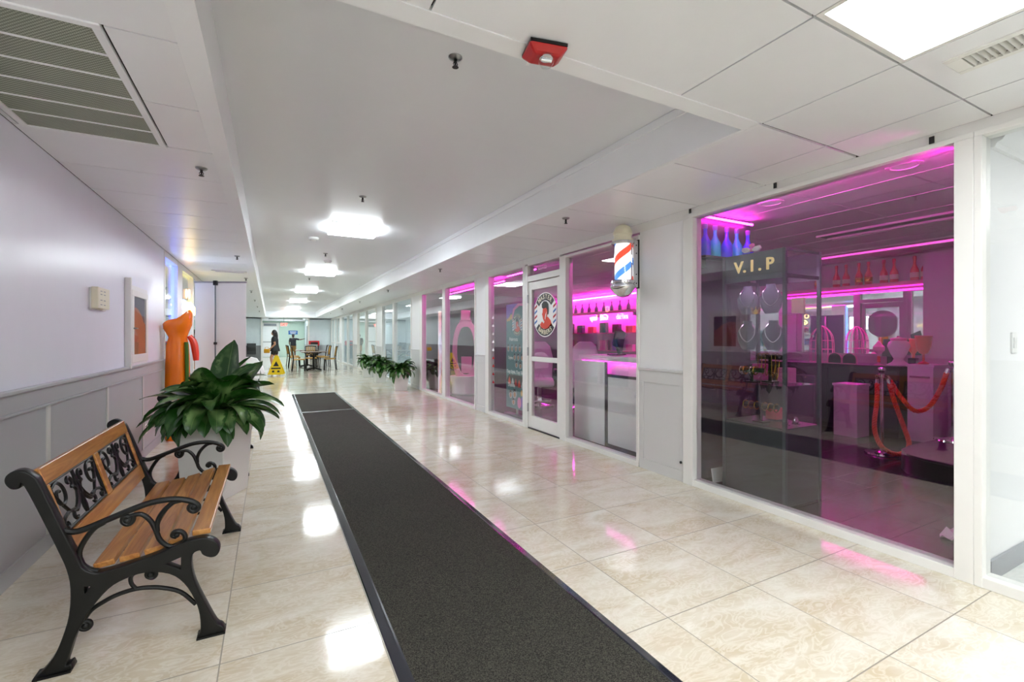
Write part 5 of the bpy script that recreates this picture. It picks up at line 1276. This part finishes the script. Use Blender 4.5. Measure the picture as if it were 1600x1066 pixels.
# barber chairs seen through the door
def barber_chair(label, loc, rz):
    t = thing('barber_chair', label, 'barber chair', loc, rz, 'pale barber chairs inside the shop')
    MB().lathe([(.28, 0), (.28, .02), (.06, .05), (.045, .06), (.045, .38)], 26).build('pedestal', 'chrome', t)
    MB().box(-.27, .27, -.25, .27, .38, .52).build('seat', 'wall_white', t, smooth=0, bevel=.04)
    b = MB(); pr = [(-.25, .5), (.25, .5), (.27, .9), (.22, 1.12), (.12, 1.22), (-.12, 1.22), (-.22, 1.12), (-.27, .9)]; b.prism([pr], lambda a, c_, q: (a, -.2-.12*q-.12*(c_-.5), c_)); b.build('backrest', 'wall_white', t, smooth=0, bevel=.03)
    for s_ in (-1, 1): MB().box(s_*.27, s_*.34, -.22, .25, .62, .70).build('armrest', 'shop_dark', t, smooth=0, bevel=.015)
    MB().box(-.2, .2, .42, .62, .14, .18).build('footrest', 'chrome', t, smooth=0, bevel=.01); MB().box(-.03, .03, .2, .45, .14, .40).build('footrest_arm', 'chrome', t, smooth=0)
    return t
bc = barber_chair('left pale barber chair seen through the door glass', (4.55, 7.55, 0), R(150)); dup(bc, (5.15, 7.05, 0), R(130), 'right pale barber chair seen through the door glass')
# perfume-bottle shaped pink prop and the shiny column behind the far barber-shop windows
t = thing('bottle_shaped_seat', 'pink bottle-shaped arch with a square cap and a white base in the far barber window', 'arch', (3.97, 9.86, 0), R(62))
op = [(.30*math.copysign(abs(math.cos(R(a)))**.75, math.cos(R(a))), .97+.72*math.sin(R(a))) for a in range(0, 360, 12)]
ip = [(.205*math.copysign(abs(math.cos(R(a)))**.75, math.cos(R(a))), 1.0+.55*math.sin(R(a))) for a in range(0, 360, 12)]
RX = Matrix.Rotation(R(0), 4, 'Z')
MB().prism([op, ip], lambda a, c_, q: (.14*q-.07, a, c_)).build('ring', 'pinkpaint', t, smooth=40, bevel=.012)
MB().box(-.09, .09, -.10, .10, 1.69, 1.92).build('cap', 'pinkpaint', t, smooth=0, bevel=.01); MB().box(-.07, .07, -.13, .13, 1.645, 1.70).build('collar', 'magenta_paint', t, smooth=0, bevel=.006)
MB().lathe([(.28, .0), (.31, .03), (.31, .2), (.34, .3), (.36, .42), (.34, .43), (.31, .30), (.001, .28)], 32, Matrix.Diagonal((.8, 1, 1, 1))).build('basin', 'wall_white', t)
MB().box(-.03, .03, -.14, .10, .48, .86).build('side_panel', 'pinkpaint', t, smooth=0, bevel=.01)
t = thing('shiny_column', 'tall narrow shiny iridescent column at the far barber window', 'column', (3.42, 10.05, 0))
b = MB(); pr = [(-.055, 0), (.03, 0), (.05, .2), (.065, .8), (.06, 1.15), (.02, 1.35), (.02, 1.9), (-.045, 1.9), (-.06, 1.0)]
b.prism([pr], lambda a, c_, q: (-.03+.06*q, -a, c_)); b.build('body', 'iridescent', t, smooth=30, bevel=.012); MB().box(-.07, .07, -.09, .09, 0, .02).build('base', 'chrome', t, smooth=0, bevel=.003)

# ------------------------------------------------------------------ far end of the corridor
e = sempty('door_3', (.01, YE, 0)); f = MB(); f.box(-.55, -.43, -.06, 0, 0, 2.28); f.box(.40, .50, -.06, 0, 0, 2.28); f.box(-.43, .40, -.058, 0, 2.02, 2.28); f.build('door_frame', 'frame_white', e, smooth=0, bevel=.004)
MB().box(-.43, .40, -.03, -.02, .02, 2.02).build('leaf', 'frost_panel', e, smooth=0); MB().box(-.43, .40, -.045, -.03, .98, 1.03).build('push_bar', 'steel', e, smooth=0); f = MB(); f.box(-.38, .35, -.08, -.06, 2.06, 2.2); f.build('closer_cover', 'grey_base', e, smooth=0)
e = sempty('door_4', (2.06, 31.0, 0)); MB().box(-.05, .0, -.5, .5, 0, 2.08).build('door_frame', 'frame_white', e, smooth=0, bevel=.003); MB().box(-.06, -.05, -.42, .42, .02, 2.0).build('leaf', 'wain_dark', e, smooth=0)
t = thing('exit_sign', 'red lit exit sign hanging near the far end of the corridor', 'exit sign', (.70, 29.6, 1.93)); MB().box(-.17, .17, -.03, .03, 0, .22).build('housing', 'white_plastic', t, smooth=0, bevel=.006); text('lettering', 'EXIT', .17, 'exit_red', t, (0, -.032, .11), FACE_S, .003, offset=.004); MB().tube([(0, 0, .22), (0, 0, .52)], .01, 8).build('stem', 'steel', t)
t = thing('direction_sign', 'blue rectangular sign with white text lines on the end wall', 'sign', (1.36, YE-.012, 1.63)); MB().box(-.28, .28, -.004, .01, -.13, .13).build('plate', 'bluesign', t, smooth=0, bevel=.003)
for z, wd in ((.045, .2), (-.045, .16)): MB().box(-wd, wd, -.007, -.004, z-.022, z+.022).build('text_line', 'whiteink', t, smooth=0)
t = thing('wall_mounted_fountain', 'dark grey drinking fountain on the far left wall end', 'drinking fountain', (-.93, 29.98, .35))
b = MB(); pr = [(0, 0), (-.10, .0), (-.14, .18), (-.32, .40), (-.36, .62), (0, .62)]; b.prism([pr], lambda a, c_, q: (-.22+.44*q, a, c_)); b.build('basin', 'case_panel', t, smooth=0, bevel=.01); MB().tube([(.12, -.2, .62), (.12, -.2, .70), (.1, -.22, .72)], .012, 8).build('spout', 'chrome', t)
t = thing('waste_bin', 'black waste bin with a red top against the far right wall', 'bin', (2.3, 29.7, 0)); MB().frustum(0, .42, .36, .82, .5, .42).build('body', 'black', t, smooth=0, bevel=.01); MB().box(-.28, .28, -.24, .24, .82, 1.10).build('top', 'red', t, smooth=0, bevel=.02); MB().box(-.2, .2, -.245, -.235, .88, 1.02).build('flap', 'black', t, smooth=0)
# frame pictures on the wall past the windows
# tables and chairs
def table(label, loc, s=.92):
    t = thing('dining_table', label, 'table', loc, 0, 'brown dining tables at the far end')
    MB().box(-s/2, s/2, -s/2, s/2, .715, .745).build('top', 'table_top', t, smooth=0, bevel=.008)
    MB().lathe([(.045, .04), (.04, .66), (.12, .70), (.12, .715)], 16).build('column', 'black_iron', t)
    for a in (45, 135, 225, 315):
        m4 = Matrix.Rotation(R(a), 4, 'Z'); MB().tube([m4 @ Vector(p) for p in ((.02, 0, .10), (.2, 0, .06), (.36, 0, .03))], .028, 8).build('foot', 'black_iron', t)
    for a in (0, 90, 180, 270):
        m4 = Matrix.Rotation(R(a), 4, 'Z'); MB().tube([m4 @ Vector(p) for p in ((.03, 0, .55), (.15, 0, .66), (.3, 0, .71))], .018, 8).build('brace', 'black_iron', t)
    return t
t1 = table('brown dining table nearest down the corridor', (1.52, 19.75, 0)); dup(t1, (1.45, 22.3, 0), 0, 'brown dining table behind the nearest one')
def chair(label, loc, rz):
    t = thing('dining_chair', label, 'chair', loc, rz, 'wicker dining chairs at the far end')
    MB().box(-.21, .21, -.20, .22, .43, .47).build('seat', 'wicker', t, smooth=0, bevel=.015)
    for x in (-.19, .19): MB().tube([(x, .19, .44), (x, .21, 0)], .017, 8).build('leg', 'black_iron', t)
    for x in (-.19, .19): MB().tube([(x, -.19, .44), (x, -.24, 0)], .017, 8).build('leg', 'black_iron', t)
    b = MB()
    for x in (-.2, .2): b.tube(smoothpath([(x, -.19, .42), (x, -.20, .6), (x*1.05, -.25, .92)], 4), .016, 8)
    b.tube(smoothpath([(-.21, -.25, .92), (0, -.29, .94), (.21, -.25, .92)], 4), .02, 8); b.tube([(-.2, -.21, .55), (.2, -.21, .55)], .014, 8); b.build('back_frame', 'black_iron', t)
    b = MB()
    for k in range(5): x = -.14+.07*k; b.tube(smoothpath([(x, -.21, .55), (x, -.225, .72), (x*1.05, -.265, .92)], 3), .016, 6)
    b.build('backrest', 'wicker', t)
    return t
c1 = chair('wicker chair at the left side of the nearest dining table', (.98, 19.65, 0), R(-90))
dup(c1, (.93, 21.9, 0), R(-90), 'wicker chair at the left side of the second dining table, nearer one')
dup(c1, (.92, 23.3, 0), R(-80), 'wicker chair farthest back on the left of the tables')
dup(c1, (2.12, 19.75, 0), R(90), 'wicker chair at the right side of the nearest dining table')
dup(c1, (2.08, 21.6, 0), R(95), 'wicker chair at the right side of the second table, nearer one')
dup(c1, (2.05, 22.6, 0), R(85), 'wicker chair at the right side of the second table, farther one')
dup(c1, (1.5, 20.75, 0), R(180), 'wicker chair between the two dining tables')
t = tag(MB().box(-.24, .24, -.14, .14, 0, .24).build('carton', 'grey_board', loc=(1.62, 22.2, .745), smooth=0, bevel=.006), 'grey carton standing on the second dining table', 'box')
# white folding chair back with a printed white shirt over it, behind the banner
t = thing('folding_chair', 'dark folding chair under a white shirt beyond the roll-up banner', 'chair', (-.42, 11.9, 0)); MB().box(-.2, .2, -.2, .2, .43, .45).build('seat', 'black', t, smooth=0)
for x in (-.19, .19): MB().tube([(x, -.2, .80), (x, .22, 0)], .012, 8).build('leg', 'black_iron', t); MB().tube([(x, .16, .44), (x, -.25, 0)], .012, 8).build('leg', 'black_iron', t)
MB().box(-.19, .19, -.215, -.195, .60, .80).build('backrest', 'black', t, smooth=0)
t = thing('white_shirt', 'white shirt with green and red print draped over a chair back', 'shirt', (-.42, 11.9, 0))
b = MB(); pr = [(-.26, .40), (-.28, .70), (-.16, .84), (-.06, .87), (.06, .87), (.16, .84), (.28, .66), (.32, .52), (.25, .48), (.22, .58), (.2, .38)]
b.prism([pr], lambda a, c_, q: (a, -.30+.07*q+.05*(c_-.6), c_)); b.build('body', 'cloth_white', t, smooth=0, bevel=.03)
for nm, x0, x1, z0, z1, mt in (('green_print', -.06, .10, .68, .73, 'cloth_green'), ('red_print', -.02, .03, .60, .65, 'red')): MB().box(x0, x1, -.312+.05*(z0-.6), -.29+.05*(z0-.6), z0, z1).build(nm, mt, t, smooth=0)
# wet floor sign
t = thing('wet_floor_sign', 'yellow folding wet floor sign standing in the corridor', 'wet floor sign', (.19, 17.55, 0), R(-8))
for s_ in (-1, 1):
    b = MB(); pr = [(-.25, .05), (.25, .05), (.06, .66), (.04, .69), (-.04, .69), (-.06, .66)]
    b.prism([pr], lambda a, c_, q: (a, s_*(.19*(1-(c_/.70))+.012)+.012*q*s_, c_)); b.build('panel', 'yellow', t, smooth=0, bevel=.006)
    for x in (-.2, .2): MB().box(x-.05, x+.05, s_*.20-.02, s_*.20+.02, 0, .055).build('foot', 'white_plastic', t, smooth=0, bevel=.004)
def front(pr, nm): MB().prism([pr], lambda a, c_, q: (a, -(.19*(1-(c_/.70))+.012)-.0125-.003*q, c_)).build(nm, 'black', t, smooth=0)
front([(-.09, .33), (.09, .33), (0, .50)], 'warning_triangle'); front([(-.15, .24), (.15, .24), (.14, .285), (-.14, .285)], 'text_band'); front([(-.12, .13), (-.04, .13), (-.05, .19), (-.11, .19)], 'left_mark'); front([(.04, .13), (.12, .13), (.11, .19), (.05, .19)], 'right_mark')

# ------------------------------------------------------------------ two people far down the corridor
def fused(name, mb, mat, parent, voxel=.009, it=5):
    """overlapping rounded volumes welded into one continuous skin"""
    o = mb.build(name, mat, parent, smooth=180)
    r = o.modifiers.new('weld', 'REMESH'); r.mode = 'VOXEL'; r.voxel_size = voxel; r.use_smooth_shade = True
    sm = o.modifiers.new('smooth', 'SMOOTH'); sm.factor = .5; sm.iterations = it
    return o
def limb(mb, pts, n=14):
    P = [Vector(p) for p, r in pts]; Rr = [r for p, r in pts]; path = []; rad = []
    for i in range(len(P)-1):
        for j in range(6): path.append(P[i].lerp(P[i+1], j/6)); rad.append(Rr[i]+(Rr[i+1]-Rr[i])*j/6)
    path.append(P[-1]); rad.append(Rr[-1]); mb.tube(path, .1, n, rad=rad)
    for p, r in zip(P, Rr): mb.ball(p, r, 14)
def trunk(mb, rows, lean, n=20):
    """rows of (z, half width, half depth); lean(z) -> forward shift"""
    vs = []; fs = []
    for z, w_, d_ in rows:
        for k in range(n): a = 2*math.pi*k/n; vs.append((w_*math.cos(a), d_*math.sin(a)+lean(z), z))
    for i in range(len(rows)-1):
        for k in range(n): fs.append((i*n+k, i*n+(k+1) % n, (i+1)*n+(k+1) % n, (i+1)*n+k))
    fs += [tuple(reversed(range(n))), tuple((len(rows)-1)*n+k for k in range(n))]; mb.add(vs, fs)
def hand(mb, wr, d, side):
    wr = Vector(wr); d = Vector(d).normalized(); s_ = (Vector(side)-d*Vector(side).dot(d)).normalized(); dn = d.cross(s_)
    mb.tube([wr, wr+d*.03, wr+d*.085], .02, 10, rad=[.022, .027, .029])
    for o, l in ((-.028, .055), (-.009, .068), (.010, .063), (.027, .048)):
        b0 = wr+d*.08+s_*o; mb.tube([b0, b0+d*l*.45+dn*.006, b0+d*l*.8+dn*.02, b0+d*l+dn*.032], .008, 8, rad=[.0095, .009, .0085, .007])
    b0 = wr+d*.03-s_*.022; mb.tube([b0, b0+d*.025-s_*.022, b0+d*.055-s_*.03], .009, 8, rad=[.012, .010, .008])
def person(label, loc, rz, k, P):
    t = thing('person', label, 'person', loc, rz); t.scale = (k, k, k)
    ln = lambda z: P['lean']*max(0, z-.9)
    b = MB()
    trunk(b, [(.80, .15, .11), (.88, .17, .125), (1.0, .145, .105), (1.08, .135, .10), (1.2, .155, .11), (1.30, .165, .105), (1.38, .13, .08), (1.42, .07, .06)], ln)
    hc = Vector((0, ln(1.56)+.025, 1.56)); limb(b, [((0, ln(1.38), 1.38), .058), ((0, ln(1.47)+.01, 1.47), .052)])
    b.ball(hc, .098, 18, (.80, .98, 1.18)); b.ball(hc+Vector((0, .045, -.06)), .052, 14, (.9, .9, 1)); b.ball(hc+Vector((0, .098, -.012)), .017, 10, (.8, 1, 1.4))
    for s_ in (-1, 1): b.ball(hc+Vector((.080*s_, 0, -.005)), .022, 10, (.45, .8, 1.3))
    for A in (P['armL'], P['armR']):
        limb(b, [(A[0], .056), (Vector(A[0]).lerp(Vector(A[1]), .5), .047), (A[1], .038), (Vector(A[1]).lerp(Vector(A[2]), .35), .039), (A[2], .025)]); hand(b, A[2], Vector(A[2])-Vector(A[1]), (0, 1, 0) if abs((Vector(A[2])-Vector(A[1])).normalized().y) < .8 else (1, 0, 0))
    for L_ in (P['legL'], P['legR']):
        kn, an = Vector(L_[1]), Vector(L_[2])
        limb(b, [(L_[0], .092), (Vector(L_[0]).lerp(kn, .5), .078), (kn, .057), (kn.lerp(an, .35), .056), (an, .036)]); limb(b, [(an, .038), (L_[3], .035), (L_[4], .025)])
    fused('body', b, P['skin'], t, .008)
    c = MB(); trunk(c, P['shirt'], ln)
    for A in (P['armL'], P['armR']):
        q = Vector(A[0]).lerp(Vector(A[1]), P['sleeve']); limb(c, [(Vector((A[0][0]*.6, A[0][1], A[0][2])), .06), (A[0], .070), (q, .066)])
    fused('top', c, P['topmat'], t, .010)
    c = MB(); trunk(c, [(.78, .165, .125), (.88, .183, .138), (.98, .165, .122)], ln)
    for L_ in (P['legL'], P['legR']):
        q = Vector(L_[0]).lerp(Vector(L_[1]), P['shorts']); limb(c, [(L_[0], .105), (q, .098)])
    fused('shorts', c, P['botmat'], t, .010)
    for L_ in (P['legL'], P['legR']):
        c = MB(); limb(c, [(L_[3], .046), (Vector(L_[3]).lerp(Vector(L_[4]), .6), .042), (L_[4], .034)]); fused('shoe', c, P['shoemat'], t, .008, 3)
    c = MB(); c.ball(hc+Vector((0, -.018, .022)), .108, 18, (.86, .96, 1.14))
    if P['longhair']: limb(c, [(hc+Vector((0, -.05, 0)), .092), (hc+Vector((0, -.075, -.12)), .088), (hc+Vector((0, -.085, -.24)), .075), (hc+Vector((0, -.08, -.32)), .045)])
    for s_ in ((-1, 1) if P['longhair'] else ()): limb(c, [(hc+Vector((.07*s_, -.02, .03)), .035), (hc+Vector((.08*s_, -.02, -.10)), .032), (hc+Vector((.075*s_, -.03, -.2)), .02)])
    fused('hair', c, 'hair', t, .009, 4)
    for s_ in (-1, 1):
        MB().ball(hc+Vector((.033*s_, .091, .008)), .012, 10).build('eye', 'whiteink', t); MB().ball(hc+Vector((.033*s_, .100, .008)), .0065, 8).build('pupil', 'black', t)
    MB().ball(hc+Vector((0, .088, -.062)), .018, 10, (1.3, .6, .4)).build('mouth', 'coral', t)
    return t
W = dict(lean=.03, armL=((-.18, .0, 1.33), (-.22, -.05, 1.06), (-.21, .12, .90)), armR=((.18, .0, 1.33), (.225, -.02, 1.06), (.20, .15, .93)),
         legL=((-.085, 0, .82), (-.09, .13, .48), (-.09, .08, .085), (-.09, .06, .045), (-.09, .20, .03)), legR=((.085, 0, .82), (.09, -.02, .46), (.09, -.21, .14), (.09, -.24, .085), (.09, -.12, .03)),
         shirt=[(.76, .235, .20), (.84, .225, .185), (.95, .195, .155), (1.10, .175, .14), (1.25, .185, .14), (1.33, .185, .125), (1.39, .13, .09), (1.415, .085, .07)],
         sleeve=.42, shorts=.42, skin='skin', topmat='charcoal', botmat='black', shoemat='white_plastic', longhair=True)
person('woman with long dark hair in a loose dark top walking left down the corridor', (.18, 21.7, 0), R(75), .955, W)
t = thing('yellow_bag', 'yellow bag carried at the hip of the walking woman', 'bag', (-.12, 21.42, .66), R(75)); MB().box(-.05, .05, -.11, .11, 0, .17).build('body', 'mustard', t, smooth=0, bevel=.03); MB().tube(smoothpath([(0, -.08, .16), (0, -.05, .23), (0, .05, .23), (0, .08, .16)], 5), .008, 6).build('strap', 'mustard', t)
Mn = dict(lean=.10, armL=((-.19, .03, 1.34), (-.25, .05, 1.08), (-.21, .20, .93)), armR=((.19, .04, 1.34), (.43, .09, 1.28), (.66, .13, 1.33)),
          legL=((-.085, 0, .82), (-.10, .03, .47), (-.10, -.01, .085), (-.10, -.03, .045), (-.11, .11, .03)), legR=((.085, 0, .82), (.10, .03, .47), (.11, -.02, .085), (.11, -.04, .045), (.12, .10, .03)),
          shirt=[(.86, .195, .15), (.95, .19, .145), (1.10, .18, .135), (1.25, .195, .14), (1.33, .195, .125), (1.39, .13, .09), (1.42, .085, .07)],
          sleeve=.6, shorts=.9, skin='skin_dark', topmat='navy', botmat='khaki', shoemat='black', longhair=False)
person('person in a dark shirt reaching an arm to the right at the far end', (1.30, 32.4, 0), R(5), .90, Mn)

# ------------------------------------------------------------------ camera, world, view
cd = bpy.data.cameras.new('camera'); cam = bpy.data.objects.new('camera', cd); COL.objects.link(cam)
cd.sensor_width = 36; cd.lens = 720.5/1600*36; cd.shift_y = -5.55/1600; cd.clip_start = .02; cd.clip_end = 200
cam.location = (0, 0, 1.30); cam.rotation_euler = (R(90), 0, -R(27.67))
scn.camera = cam
w = bpy.data.worlds.new('world'); scn.world = w; w.use_nodes = True
w.node_tree.nodes['Background'].inputs[0].default_value = (.02, .02, .02, 1)
scn.view_settings.view_transform = 'Standard'; scn.view_settings.look = 'None'; scn.view_settings.gamma = 1; scn.view_settings.use_curve_mapping = False
scn.view_settings.exposure = 0.62
scn.cycles.use_denoising = True
scn.cycles.max_bounces = 10; scn.cycles.diffuse_bounces = 5; scn.cycles.glossy_bounces = 6; scn.cycles.transparent_max_bounces = 24
scn.cycles.sample_clamp_indirect = 8
scn.cycles.caustics_reflective = False; scn.cycles.caustics_refractive = False
